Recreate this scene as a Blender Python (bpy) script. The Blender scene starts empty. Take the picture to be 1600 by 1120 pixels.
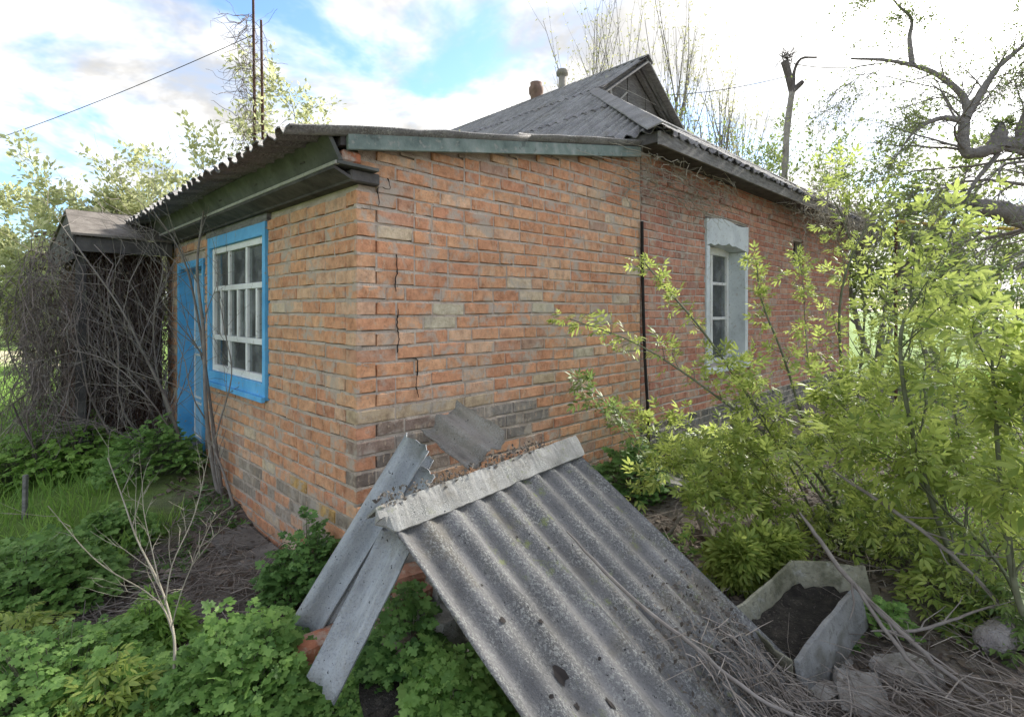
import bpy, math, random
import numpy as np
from mathutils import Vector, Matrix
SC = bpy.context.scene
COL = SC.collection
R = math.radians
rng = random.Random(11)
nr = np.random.default_rng(7)

# ------------------------------------------------------------------ camera
CAMZ, F, HY = 1.65, 840.0, 485.0
cd = bpy.data.cameras.new('camera'); cam = bpy.data.objects.new('camera', cd); COL.objects.link(cam)
cam.location = (0, 0, CAMZ); cam.rotation_euler = (R(90), 0, 0)
cd.sensor_width = 36; cd.lens = 36*F/1600; cd.shift_y = -75/1600; cd.clip_start = .05; cd.clip_end = 3000
SC.camera = cam
SUN_AZ, SUN_EL = R(48), R(30)          # azimuth measured from +Y towards +X

# ------------------------------------------------------------------ world
W = bpy.data.worlds.new('World'); SC.world = W; W.use_nodes = True
nt = W.node_tree; nt.nodes.clear()
def wn(t, **k):
    n = nt.nodes.new(t)
    for a, b in k.items(): setattr(n, a, b)
    return n
def wl(a, b): nt.links.new(a, b)
def wmath(op, a, b=None, c=None):
    n = wn('ShaderNodeMath', operation=op)
    for i, v in enumerate((a, b, c)):
        if v is None: continue
        if isinstance(v, (int, float)): n.inputs[i].default_value = v
        else: wl(v, n.inputs[i])
    return n.outputs[0]
out = wn('ShaderNodeOutputWorld'); bg = wn('ShaderNodeBackground'); wl(bg.outputs[0], out.inputs[0])
sky = wn('ShaderNodeTexSky', sky_type='NISHITA', sun_disc=False)
sky.sun_elevation = SUN_EL; sky.sun_rotation = SUN_AZ; sky.air_density = 1.0; sky.dust_density = .6; sky.ozone_density = 2.0
tc = wn('ShaderNodeTexCoord'); sep = wn('ShaderNodeSeparateXYZ'); wl(tc.outputs['Generated'], sep.inputs[0])
dz = wmath('ADD', wmath('MAXIMUM', sep.outputs[2], 0.0), .22)
cx = wmath('DIVIDE', sep.outputs[0], dz); cy = wmath('DIVIDE', sep.outputs[1], dz)
comb = wn('ShaderNodeCombineXYZ'); wl(cx, comb.inputs[0]); wl(cy, comb.inputs[1]); comb.inputs[2].default_value = 3.7
def wnoise(scale, detail, rough, off=0., dist=0.):
    m = wn('ShaderNodeVectorMath', operation='ADD'); wl(comb.outputs[0], m.inputs[0]); m.inputs[1].default_value = (off, off*.7, off*1.3)
    n = wn('ShaderNodeTexNoise'); wl(m.outputs[0], n.inputs['Vector'])
    n.inputs['Scale'].default_value = scale; n.inputs['Detail'].default_value = detail
    n.inputs['Roughness'].default_value = rough; n.inputs['Distortion'].default_value = dist
    return n.outputs[0]
def wramp(v, a, b, lo=0., hi=1.):
    n = wn('ShaderNodeMapRange', interpolation_type='SMOOTHSTEP'); wl(v, n.inputs[0])
    for i, q in enumerate((a, b, lo, hi)): n.inputs[i+1].default_value = q
    return n.outputs[0]
n1 = wnoise(1.35, 6, .58, 5.2, .3)
cover = wramp(n1, .37, .55)
shade = wramp(wnoise(2.6, 5, .6, 21.4, .2), .35, .70, 1.25, 3.1)
# the veiled sun brightens the cloud around it
sd = (math.sin(SUN_AZ)*math.cos(SUN_EL), math.cos(SUN_AZ)*math.cos(SUN_EL), math.sin(SUN_EL))
dot = wn('ShaderNodeVectorMath', operation='DOT_PRODUCT'); wl(tc.outputs['Generated'], dot.inputs[0]); dot.inputs[1].default_value = sd
dp = wmath('MAXIMUM', dot.outputs['Value'], 0.0)
glow = wmath('ADD', wmath('MULTIPLY', wmath('POWER', dp, 70.), 26.), wmath('MULTIPLY', wmath('POWER', dp, 18.), 3.))
cl = wmath('ADD', shade, glow)
cc = wn('ShaderNodeVectorMath', operation='SCALE'); cc.inputs[0].default_value = (1.015, 1.0, .975); wl(cl, cc.inputs['Scale'])
skb = wn('ShaderNodeVectorMath', operation='MULTIPLY'); wl(sky.outputs[0], skb.inputs[0]); skb.inputs[1].default_value = (.44, .51, .58)
veil = wmath('MAXIMUM', cover, wramp(dp, .88, .98, 0., .95))
mx = wn('ShaderNodeMix', data_type='RGBA'); wl(veil, mx.inputs[0]); wl(skb.outputs[0], mx.inputs[6]); wl(cc.outputs[0], mx.inputs[7])
wl(mx.outputs[2], bg.inputs[0]); bg.inputs[1].default_value = .12
# ------------------------------------------------------------------ sun (veiled by thin cloud)
ld = bpy.data.lights.new('sun', 'SUN'); ld.energy = 2.2; ld.angle = R(10); ld.color = (1, .95, .87)
sun = bpy.data.objects.new('sun', ld); COL.objects.link(sun)
sun.rotation_euler = Vector(sd).to_track_quat('Z', 'Y').to_euler()
# ------------------------------------------------------------------ exposure
vs = SC.view_settings; vs.view_transform = 'Standard'; vs.look = 'None'; vs.gamma = 1; vs.exposure = 2.38; vs.use_curve_mapping = False
SC.cycles.max_bounces = 6; SC.cycles.transparent_max_bounces = 12; SC.cycles.diffuse_bounces = 4

# ------------------------------------------------------------------ helpers: points
def P(px, py, d): return np.array([(px-800)/F*d, d, CAMZ-(py-HY)/F*d])
CX, CY = -.868, 3.0
UA = R(44.7); U = np.array([math.cos(UA), math.sin(UA), 0]); V = np.array([-math.sin(UA), math.cos(UA), 0]); C0 = np.array([CX, CY, 0])
def H(t, s, z): return C0 + U*t + V*s + np.array([0, 0, z])
def sm(a, b, x): q = np.clip((x-a)/(b-a), 0, 1); return q*q*(3-2*q)
_g = np.random.default_rng(3).random((64, 64))
def vnoise(x, y):
    x = np.asarray(x, float); y = np.asarray(y, float)
    xi = np.floor(x).astype(int); yi = np.floor(y).astype(int); fx = x-xi; fy = y-yi; fx = fx*fx*(3-2*fx); fy = fy*fy*(3-2*fy)
    g = lambda a, b: _g[a % 64, b % 64]
    return (g(xi, yi)*(1-fx)+g(xi+1, yi)*fx)*(1-fy)+(g(xi, yi+1)*(1-fx)+g(xi+1, yi+1)*fx)*fy
def ground_z(x, y):
    x = np.asarray(x, float); y = np.asarray(y, float)
    t = (x-CX)*U[0]+(y-CY)*U[1]; s = (x-CX)*V[0]+(y-CY)*V[1]
    z = .05*(vnoise(x*1.3+5, y*1.3)-.5)+.035*(vnoise(x*3.7, y*3.7+9)-.5)+.018*(vnoise(x*9+2, y*9)-.5)
    z = z*sm(60, 8, np.hypot(x, y))
    z = z + .22*sm(1.2, 3.0, s)*sm(-1.6, -.1, t)*sm(7.5, 5.0, s)
    z = z + .10*np.exp(-((x-1.9)**2/1.1+(y-4.2)**2/1.6)) + .03*np.exp(-((x-1.1)**2/.35+(y-1.75)**2/.3))
    z = z - .09*np.exp(-((x-1.38)**2+(y-2.68)**2)/.09) - .12*np.exp(-((x-1.0)**2/.16+(y-1.95)**2/.16))
    z = z + .25*sm(-1.3, -.05, s)*sm(.8, 3, t)
    return z
def gz(x, y): return float(ground_z(x, y))
def G(px, py, dz=0.):
    """point on the ground seen at a pixel"""
    d = CAMZ*F/(py-HY)
    for _ in range(12):
        p = P(px, py, d); d = (CAMZ-gz(p[0], p[1])-dz)*F/(py-HY)
    return P(px, py, d)
def nrm(v): v = np.asarray(v, float); return v/(np.linalg.norm(v)+1e-9)
def spline(pts, n):
    p = [np.asarray(q, float) for q in pts]; p = [2*p[0]-p[1]]+p+[2*p[-1]-p[-2]]; o = []
    for i in range(1, len(p)-2):
        for k in range(n):
            t = k/n; a, b, c, d = p[i-1:i+3]
            o.append(.5*(2*b+(c-a)*t+(2*a-5*b+4*c-d)*t*t+(3*b-a-3*c+d)*t**3))
    o.append(p[-2]); return np.array(o)

# ------------------------------------------------------------------ helpers: objects
def tag(o, label=None, cat=None, group=None, kind=None):
    if label: o['label'] = label
    if cat: o['category'] = cat
    if group: o['group'] = group
    if kind: o['kind'] = kind
    return o
def empty(name, loc=(0, 0, 0), rz=0, label=None, cat=None, group=None):
    o = bpy.data.objects.new(name, None); COL.objects.link(o); o.location = [float(q) for q in loc]; o.rotation_euler = (0, 0, rz); o.empty_display_size = .1
    return tag(o, label, cat, group)
def link(name, me, mat, parent=None, loc=None):
    o = bpy.data.objects.new(name, me); COL.objects.link(o)
    if mat and not me.materials: me.materials.append(mat)
    if parent: o.parent = parent
    if loc is not None: o.location = [float(q) for q in loc]
    return o
def npmesh(name, Vv, Ff, smooth=False):
    Vv = np.asarray(Vv, np.float32).reshape(-1, 3); Ff = np.asarray(Ff, np.int32); n, k = Ff.shape
    me = bpy.data.meshes.new(name); me.vertices.add(len(Vv)); me.vertices.foreach_set('co', Vv.ravel())
    me.loops.add(n*k); me.loops.foreach_set('vertex_index', Ff.ravel())
    me.polygons.add(n); me.polygons.foreach_set('loop_start', np.arange(0, n*k, k, dtype=np.int32)); me.polygons.foreach_set('loop_total', np.full(n, k, np.int32))
    if smooth: me.polygons.foreach_set('use_smooth', np.ones(n, bool))
    me.update(calc_edges=True); return me
class MB:
    def __init__(s): s.v = []; s.f = []
    def add(s, vs, fs):
        o = len(s.v); s.v += [tuple(float(c) for c in q) for q in vs]; s.f += [tuple(i+o for i in f) for f in fs]; return s
    def box(s, x0, x1, y0, y1, z0, z1):
        return s.add([(x0, y0, z0), (x1, y0, z0), (x1, y1, z0), (x0, y1, z0), (x0, y0, z1), (x1, y0, z1), (x1, y1, z1), (x0, y1, z1)],
              [(0, 3, 2, 1), (4, 5, 6, 7), (0, 1, 5, 4), (1, 2, 6, 5), (2, 3, 7, 6), (3, 0, 4, 7)])
    def hexa(s, q):   # eight corners: bottom loop then top loop
        return s.add(q, [(0, 3, 2, 1), (4, 5, 6, 7), (0, 1, 5, 4), (1, 2, 6, 5), (2, 3, 7, 6), (3, 0, 4, 7)])
    def beam(s, a, b, w, h, up=(0, 0, 1)):
        a = np.asarray(a, float); b = np.asarray(b, float); d = nrm(b-a); x = nrm(np.cross(d, up)); z = np.cross(x, d)
        q = []
        for p in (a, b): q += [p-x*w/2-z*h/2, p+x*w/2-z*h/2, p+x*w/2+z*h/2, p-x*w/2+z*h/2]
        return s.add(q, [(3, 2, 1, 0), (4, 5, 6, 7), (0, 1, 5, 4), (1, 2, 6, 5), (2, 3, 7, 6), (3, 0, 4, 7)])
    def build(s, name, mat, parent=None, smooth=False, bevel=0.):
        me = bpy.data.meshes.new(name); me.from_pydata(s.v, [], s.f); me.update()
        if smooth:
            for p in me.polygons: p.use_smooth = True
        o = link(name, me, mat, parent)
        if bevel:
            m = o.modifiers.new('bevel', 'BEVEL'); m.width = bevel; m.segments = 1; m.limit_method = 'ANGLE'
        return o
def tubes(polys, sides=5, cap=False):
    """polylines with radii -> verts, quads"""
    VV = []; FF = []; o = 0
    ang = np.arange(sides)*2*math.pi/sides; ca, sa = np.cos(ang), np.sin(ang)
    for pts, rad in polys:
        pts = np.asarray(pts, float); n = len(pts)
        rad = np.broadcast_to(np.asarray(rad, float), (n,))
        tg = np.gradient(pts, axis=0); tg /= np.linalg.norm(tg, axis=1)[:, None]+1e-9
        ref = np.array([0, 0, 1.]) if abs(tg[:, 2].mean()) < .8 else np.array([1., 0, 0])
        a = np.cross(tg, ref); a /= np.linalg.norm(a, axis=1)[:, None]+1e-9
        if n >= 8:                                   # carry the frame along so bends do not pinch
            for i in range(1, n): v = a[i-1]-tg[i]*(a[i-1]@tg[i]); a[i] = v/(math.sqrt(v@v)+1e-9)
        b = np.cross(tg, a)
        if rad[0] > .03 and n >= 8: rad = rad*(1+.10*np.sin(np.arange(n)*2.1+pts[0, 0]*7)+.07*np.sin(np.arange(n)*3.7))
        ring = pts[:, None, :]+rad[:, None, None]*(a[:, None, :]*ca[None, :, None]+b[:, None, :]*sa[None, :, None])
        VV.append(ring.reshape(-1, 3))
        i = np.arange(n-1)[:, None]*sides; j = np.arange(sides)[None, :]; k = (np.arange(sides)+1)[None, :] % sides
        FF.append(np.stack([o+i+j, o+i+k, o+i+sides+k, o+i+sides+j], -1).reshape(-1, 4)); o += n*sides
        if cap:
            for e in (0, n-1):
                VV.append(pts[e:e+1]); c = o; o += 1; base = (c-n*sides if e == 0 else c-1-n*sides)+e*sides
                FF.append(np.array([[base+q, base+(q+1) % sides, c, c] for q in range(sides)]))
    Vv = np.concatenate(VV); Ff = np.concatenate(FF)
    return Vv, Ff
def tubeobj(name, polys, mat, parent=None, sides=5, cap=False, smooth=True):
    if cap:
        # triangulate degenerate cap quads safely
        Vv, Ff = tubes(polys, sides, True)
        me = bpy.data.meshes.new(name); me.from_pydata([tuple(q) for q in Vv], [], [tuple(dict.fromkeys(f)) for f in Ff.tolist()]); me.update()
        if smooth:
            for p in me.polygons: p.use_smooth = True
        return link(name, me, mat, parent)
    Vv, Ff = tubes(polys, sides)
    return link(name, npmesh(name, Vv, Ff, smooth), mat, parent)
def scatter(name, tmpl, pos, yd, zd, size, mat, parent=None):
    """copies of a leaf template, merged into one mesh"""
    tv, tf = tmpl; pos = np.asarray(pos, float).reshape(-1, 3); n = len(pos)
    y = np.asarray(yd, float); y /= np.linalg.norm(y, axis=1)[:, None]+1e-9
    x = np.cross(y, np.asarray(zd, float)); x /= np.linalg.norm(x, axis=1)[:, None]+1e-9; z = np.cross(x, y)
    size = np.broadcast_to(np.asarray(size, float), (n,))[:, None, None]
    vv = pos[:, None, :]+size*(tv[None, :, 0:1]*x[:, None, :]+tv[None, :, 1:2]*y[:, None, :]+tv[None, :, 2:3]*z[:, None, :])
    ff = (tf[None]+np.arange(n)[:, None, None]*len(tv)).reshape(-1, tf.shape[1])
    return link(name, npmesh(name, vv, ff), mat, parent)
# leaf templates
def T(v, f): return np.array(v, float), np.array(f)
LEAF2 = T([(0, 0, 0), (.3, .45, .08), (0, 1, -.05), (-.3, .45, .08)], [(0, 1, 2), (0, 2, 3)])
LANCE = T([(0, 0, 0), (0, .5, -.04), (0, 1, -.12), (-.15, .28, .02), (-.13, .65, 0), (.15, .28, .02), (.13, .65, 0)],
          [(0, 1, 3), (3, 1, 4), (1, 2, 4), (0, 5, 1), (5, 6, 1), (1, 6, 2)])
_rim = [(0, 0), (.2, .05), (.48, .22), (.30, .42), (.52, .66), (.22, .72), (.09, 1.0), (-.11, .98), (-.24, .70), (-.52, .64), (-.31, .40), (-.46, .2), (-.18, .04)]
LOBED = T([(0, .45, -.05)]+[(a, b, .05*math.sin(7*a+5*b)) for a, b in _rim], [(0, i+1, (i+1) % 13+1) for i in range(13)])
def compound(t, items):
    VV = []; FF = []; o = 0
    for (lx, ly, lz, ang, droop, sc) in items:
        v = t[0]*sc; c, s = math.cos(ang), math.sin(ang); cdp, sdp = math.cos(droop), math.sin(droop)
        y2 = v[:, 1]*cdp+v[:, 2]*sdp; z2 = v[:, 2]*cdp-v[:, 1]*sdp
        VV.append(np.stack([v[:, 0]*c+y2*s+lx, -v[:, 0]*s+y2*c+ly, z2+lz], 1)); FF.append(t[1]+o); o += len(v)
    return np.concatenate(VV), np.concatenate(FF)
ELDER = compound(LANCE, [(0, .55, -.03, 0, .25, .55), (.02, .5, -.02, .75, .3, .5), (-.02, .5, -.02, -.75, .3, .5), (.02, .26, 0, .95, .3, .44), (-.02, .26, 0, -.95, .3, .44)])
CELAN = compound(LOBED, [(0, .62, 0, 0, .2, .46), (.04, .56, 0, .95, .2, .36), (-.04, .56, 0, -.95, .2, .36), (.03, .28, 0, 1.15, .2, .3), (-.03, .28, 0, -1.15, .2, .3)])
TUFT = compound(LANCE, [(0, 0, 0, a, -.5, .9+.2*(i % 2)) for i, a in enumerate((0, 1.1, 2.2, 3.3, 4.4, 5.4))])

# ------------------------------------------------------------------ materials
class NM:
    def __init__(s, name):
        s.m = bpy.data.materials.new(name); s.m.use_nodes = True; s.t = s.m.node_tree; s.t.nodes.clear()
        s.out = s.n('ShaderNodeOutputMaterial'); s.geo = s.n('ShaderNodeNewGeometry'); s.pos = s.geo.outputs['Position']
    def n(s, t, **k):
        q = s.t.nodes.new(t)
        for a, b in k.items(): setattr(q, a, b)
        return q
    def l(s, a, b): s.t.links.new(a, b)
    def val(s, sock, v):
        if isinstance(v, (int, float)): sock.default_value = v
        elif isinstance(v, (tuple, list)): sock.default_value = (*v, 1) if len(v) == 3 and len(sock.default_value) == 4 else v
        else: s.l(v, sock)
    def noise(s, scale, detail=5, rough=.6, dist=0., stretch=None, off=0.):
        q = s.n('ShaderNodeTexNoise'); v = s.pos
        if stretch or off:
            mp = s.n('ShaderNodeMapping'); s.l(v, mp.inputs[0]); mp.inputs['Location'].default_value = (off, off*.6, -off)
            if stretch:
                mp.inputs['Rotation'].default_value = stretch[1]; mp.inputs['Scale'].default_value = stretch[0]
            v = mp.outputs[0]
        s.l(v, q.inputs['Vector']); q.inputs['Scale'].default_value = scale; q.inputs['Detail'].default_value = detail
        q.inputs['Roughness'].default_value = rough; q.inputs['Distortion'].default_value = dist; return q.outputs[0]
    def voro(s, scale, feat='F1'):
        q = s.n('ShaderNodeTexVoronoi', feature=feat); s.l(s.pos, q.inputs['Vector']); q.inputs['Scale'].default_value = scale; return q.outputs[0]
    def rng(s, v, a, b, lo=0., hi=1.):
        q = s.n('ShaderNodeMapRange', interpolation_type='SMOOTHSTEP'); s.l(v, q.inputs[0])
        for i, w in enumerate((a, b, lo, hi)): q.inputs[i+1].default_value = w
        return q.outputs[0]
    def math(s, op, a, b=0.):
        q = s.n('ShaderNodeMath', operation=op); s.val(q.inputs[0], a); s.val(q.inputs[1], b); return q.outputs[0]
    def mix(s, f, a, b, mode='MIX'):
        q = s.n('ShaderNodeMix', data_type='RGBA', blend_type=mode); s.val(q.inputs[0], f); s.val(q.inputs[6], a); s.val(q.inputs[7], b); return q.outputs[2]
    def ramp(s, v, stops):
        q = s.n('ShaderNodeValToRGB'); s.l(v, q.inputs[0]); e = q.color_ramp.elements
        while len(e) < len(stops): e.new(.5)
        for i, (p, c) in enumerate(stops): e[i].position = p; e[i].color = (*c, 1)
        return q.outputs[0]
    def island(s): return s.geo.outputs['Random Per Island']
    def bump(s, h, strength=.5, dist=.01):
        q = s.n('ShaderNodeBump'); s.l(h, q.inputs['Height']); q.inputs['Strength'].default_value = strength; q.inputs['Distance'].default_value = dist; return q.outputs[0]
    def done(s, col, rough=.9, bump=None, spec=.3, metal=0., trans=0., tcol=None):
        b = s.n('ShaderNodeBsdfPrincipled'); s.val(b.inputs['Base Color'], col); s.val(b.inputs['Roughness'], rough)
        b.inputs['Specular IOR Level'].default_value = spec; b.inputs['Metallic'].default_value = metal
        if bump: s.l(bump, b.inputs['Normal'])
        sh = b.outputs[0]
        if trans:
            tr = s.n('ShaderNodeBsdfTranslucent'); s.val(tr.inputs[0], tcol if tcol is not None else col)
            mx = s.n('ShaderNodeMixShader'); mx.inputs[0].default_value = trans; s.l(sh, mx.inputs[1]); s.l(tr.outputs[0], mx.inputs[2]); sh = mx.outputs[0]
        s.l(sh, s.out.inputs[0]); return s.m
def brick_material(name, src):
    k = NM(name)
    if src == 'OBJ': c = k.n('ShaderNodeObjectInfo').outputs['Color']
    else: c = k.n('ShaderNodeAttribute', attribute_name='tint').outputs['Color']
    n1 = k.noise(16, 4, .7); n2 = k.noise(75, 3, .7)
    c = k.mix(1., c, k.ramp(n1, [(.26, (.56, .53, .52)), (.5, (1, 1, 1)), (.74, (1.26, 1.33, 1.38))]), 'MULTIPLY')
    c = k.mix(k.rng(n2, .60, .70, 0, .5), c, (.12, .08, .06))
    c = k.mix(k.rng(k.noise(30, 3, .7, off=9, stretch=((1, 1, .45), (0, 0, 0))), .57, .68, 0, .6), c, (.52, .40, .29))
    c = k.mix(k.rng(k.noise(7., 4, .68, .4, off=4), .50, .66, 0, .85), c, (.42, .365, .305))          # smeared mortar
    c = k.mix(k.rng(k.noise(3.4, 4, .7, off=23, stretch=((1, 1, .35), (0, 0, 0))), .54, .74, 0, .42), c, (.54, .41, .28))   # pale weathered runs
    c = k.mix(k.rng(k.noise(2.1, 3, .6, off=17), .62, .76, 0, .42), c, (.24, .18, .145))  # soot and grime patches
    h = k.math('ADD', k.math('MULTIPLY', n1, .6), k.math('MULTIPLY', n2, .5))
    return k.done(c, .92, k.bump(h, .8, .009), .2)
def mottle(name, stops, scale=6., specks=(), bump=(30, .5, .006), rough=.9, isl=0., stretch=None, spec=.25, metal=0.):
    k = NM(name); n = k.noise(scale, 4, .62, .2, stretch); c = k.ramp(n, stops)
    for i, (sc, lo, hi, col, amt) in enumerate(specks): c = k.mix(k.rng(k.noise(sc, 3, .65, off=3.1*i+1), lo, hi, 0, amt), c, col)
    if isl: c = k.mix(1., c, k.ramp(k.island(), [(0, (1-isl,)*3), (1, (1+isl,)*3)]), 'MULTIPLY')
    bm = k.bump(k.noise(bump[0], 3, .7, 0, stretch), bump[1], bump[2]) if bump else None
    return k.done(c, rough, bm, spec, metal)
def leaf_material(name, a, b, tr=.35, rough=.55, low=None):
    k = NM(name); st = [(0, low or a), (.35, a), (.85, b), (1, b)]
    rough = .42 if name.startswith('elder') else rough; c = k.ramp(k.island(), st); c = k.mix(k.rng(k.noise(2.2, 3), .35, .65, 0, .5), c, tuple(q*.72 for q in a))
    return k.done(c, rough, None, .3, 0, tr, k.mix(.5, c, tuple(min(1, q*1.5) for q in b)))

M_BRICK = brick_material('brick_single', 'OBJ'); M_BRICKS = brick_material('brick_mass', 'ATTR')
M_MORTAR = mottle('mortar', [(.25, (.34, .275, .22)), (.5, (.455, .375, .305)), (.75, (.56, .48, .40))], 7, [(55, .6, .7, (.17, .15, .13), .6), (2.4, .58, .7, (.2, .18, .155), .5)], (60, .9, .012))
M_MORTAR2 = mottle('lime_mortar', [(.25, (.34, .29, .25)), (.5, (.46, .40, .35)), (.75, (.55, .5, .44))], 6, [(40, .6, .7, (.25, .2, .17), .5)], (60, .8, .01))
def slate_material(name, lo, mid, hi, lich=.8, moss=.35, sz=1.):
    k = NM(name); n = k.noise(4*sz, 6, .65, .3); c = k.ramp(n, [(.28, lo), (.5, mid), (.74, hi)])
    g = k.noise(130*sz, 3, .75, off=2); c = k.mix(k.rng(g, .50, .68, 0, .45), c, tuple(q*.45 for q in lo))
    fw = k.n('ShaderNodeTexNoise'); k.l(k.n('ShaderNodeAttribute', attribute_name='flow').outputs['Vector'], fw.inputs['Vector']); fw.inputs['Scale'].default_value = 16; fw.inputs['Detail'].default_value = 4; fw.inputs['Roughness'].default_value = .65
    c = k.mix(k.rng(fw.outputs[0], .52, .72, 0, .45), c, tuple(q*.65 for q in lo)); c = k.mix(k.rng(fw.outputs[0], .50, .32, 0, .5), c, tuple(q*1.2 for q in hi))
    c = k.mix(k.rng(k.noise(3.3*sz, 4, .65, off=31), .54, .70, 0, .5), c, (.15, .13, .095))
    cr = k.n('ShaderNodeAttribute', attribute_name='crest').outputs['Fac']
    m = k.math('ADD', k.math('MULTIPLY', cr, .20), k.noise(7*sz, 3, .65, off=5))      # lichen settles on the crests first
    li = k.math('MULTIPLY', k.rng(k.noise(95*sz, 3, .75, off=8), .47, .60), k.rng(m, .42, .74))
    c = k.mix(k.math('MULTIPLY', li, lich), c, (.45, .455, .42))
    l2 = k.math('MULTIPLY', k.rng(k.noise(55*sz, 4, .75, off=12), .60, .66), lich*.7); c = k.mix(l2, c, (.36, .37, .34))
    mo = k.math('MULTIPLY', k.rng(k.noise(17*sz, 5, .7, off=14), .54, .68), k.rng(k.noise(2.6*sz, 3, .5, off=15), .46, .62)); c = k.mix(k.math('MULTIPLY', mo, moss), c, (.19, .215, .085))
    bk = k.rng(k.noise(60*sz, 3, .6, off=19), .66, .71); c = k.mix(bk, c, (.028, .028, .03))
    return k.done(c, .93, k.bump(k.math('ADD', g, k.math('MULTIPLY', li, .8)), .55, .006), .2)
M_SLATE = slate_material('weathered_slate', (.10, .098, .097), (.145, .142, .14), (.195, .19, .187), .45, .8)
M_SLATE_L = slate_material('clean_slate', (.25, .265, .28), (.36, .38, .40), (.47, .49, .50), .25, .15)
M_SLATE_M = slate_material('brownish_slate', (.19, .175, .15), (.27, .245, .21), (.36, .33, .29), .4, .35)
M_SLATE_R = slate_material('roof_slate', (.13, .125, .125), (.215, .205, .205), (.30, .29, .285), .6, .15, .8)
M_CAP = slate_material('lichen_cap', (.17, .165, .15), (.29, .285, .265), (.42, .415, .39), .9, .6, 1.6)
M_GREYWOOD = mottle('grey_wood', [(.25, (.10, .095, .09)), (.5, (.19, .18, .17)), (.8, (.30, .29, .27))], 9, [(30, .6, .7, (.07, .065, .06), .6)], (40, .6, .006), stretch=((1, 1, 6), (0, 0, 0)))
M_DARKWOOD = mottle('dark_wood', [(.25, (.045, .04, .04)), (.5, (.085, .078, .075)), (.8, (.14, .13, .12))], 8, [(24, .6, .7, (.03, .03, .03), .5)], (40, .6, .006))
M_SOFFIT = mottle('painted_soffit', [(.25, (.075, .078, .072)), (.5, (.125, .128, .118)), (.8, (.19, .192, .178))], 6, [(20, .58, .7, (.08, .08, .075), .6)], (40, .4, .004))
M_GREEN = mottle('faded_green_board', [(.25, (.10, .13, .12)), (.5, (.18, .225, .205)), (.75, (.30, .33, .305))], 7, [(26, .56, .66, (.30, .29, .26), .7), (9, .6, .7, (.08, .09, .085), .6)], (50, .5, .005))
M_SHEDWOOD = mottle('shed_wood', [(.25, (.05, .028, .022)), (.5, (.085, .048, .038)), (.8, (.135, .08, .065))], 5, [(24, .6, .7, (.03, .02, .02), .5)], (40, .6, .006), isl=.2)
M_ROOFBOARD = mottle('roof_boards', [(.25, (.10, .088, .075)), (.5, (.17, .15, .13)), (.8, (.25, .23, .20))], 7, [(30, .6, .7, (.12, .10, .09), .6)], (40, .6, .006))
M_BATTEN = mottle('pale_batten', [(.3, (.33, .32, .29)), (.7, (.50, .48, .44))], 10, [(30, .6, .7, (.2, .19, .17), .5)])
def paint_material(name, lo, mid, hi, under=(.30, .28, .25), wear=.5):
    k = NM(name); c = k.ramp(k.noise(5, 5, .6), [(.25, lo), (.5, mid), (.78, hi)])
    w = k.rng(k.noise(34, 5, .72, off=3), .585, .64); w2 = k.rng(k.noise(7, 4, .6, off=7), .42, .6)
    c = k.mix(k.math('MULTIPLY', k.math('MULTIPLY', w, w2), wear*2), c, under)
    c = k.mix(k.rng(k.noise(3, 4, .6, off=11), .55, .75, 0, .35), c, tuple(q*.5 for q in mid))
    return k.done(c, .6, k.bump(k.noise(90, 4, .7), .35, .003), .35)
M_BLUE = paint_material('blue_paint', (.07, .31, .60), (.11, .41, .72), (.20, .50, .78), wear=.6)
M_LBLUE = paint_material('pale_blue_paint', (.17, .36, .56), (.24, .46, .66), (.36, .55, .72), wear=.4)
M_WHITE = paint_material('white_paint', (.62, .61, .58), (.74, .74, .72), (.82, .82, .80), (.28, .25, .21), .6)
M_PLASTER = mottle('limewash_plaster', [(.25, (.46, .49, .51)), (.5, (.60, .64, .66)), (.78, (.72, .75, .76))], 5, [(30, .6, .68, (.34, .33, .31), .7), (8, .62, .72, (.40, .31, .25), .5)], (50, .6, .006))
M_DARK = mottle('dark_interior', [(.3, (.035, .03, .028)), (.7, (.06, .055, .05))], 4)
M_TAR = mottle('tarred_strip', [(.3, (.012, .012, .012)), (.7, (.035, .03, .028))], 9)
M_CRACK = mottle('crack_shadow', [(.3, (.02, .017, .015)), (.7, (.04, .033, .03))], 9, bump=None)
M_RUST = mottle('rusty_iron', [(.3, (.05, .025, .018)), (.6, (.11, .055, .038)), (.8, (.17, .095, .07))], 14, rough=.85)
M_PIPE = mottle('yellow_pipe', [(.3, (.38, .27, .05)), (.7, (.52, .38, .08))], 6)
M_CONC = mottle('old_concrete', [(.25, (.21, .20, .185)), (.5, (.32, .31, .285)), (.78, (.44, .43, .40))], 8, [(40, .58, .68, (.15, .145, .13), .6), (5, .56, .7, (.16, .17, .09), .5)], (45, .9, .012))
M_APRON = mottle('dirty_apron', [(.25, (.10, .09, .08)), (.5, (.17, .155, .14)), (.78, (.27, .25, .23))], 5, [(30, .55, .66, (.07, .06, .05), .7)], (45, .9, .012))
M_TROUGH = mottle('trough_cement', [(.25, (.16, .155, .11)), (.5, (.26, .25, .185)), (.78, (.34, .335, .27))], 5, [(34, .55, .66, (.13, .125, .10), .6), (6, .48, .64, (.10, .10, .065), .75), (14, .58, .7, (.36, .36, .33), .6)], (45, .9, .012))
M_TROUGH_O = mottle('trough_outside', [(.25, (.15, .15, .145)), (.5, (.23, .23, .225)), (.78, (.32, .32, .31))], 4, [(34, .55, .66, (.13, .125, .115), .6), (5, .48, .64, (.11, .105, .085), .7)], (45, .9, .012))
M_SOIL = mottle('wet_soil', [(.25, (.018, .016, .014)), (.55, (.04, .035, .03)), (.8, (.085, .073, .06))], 16, [(60, .6, .66, (.15, .13, .11), .6)], (50, 1., .03))
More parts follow.
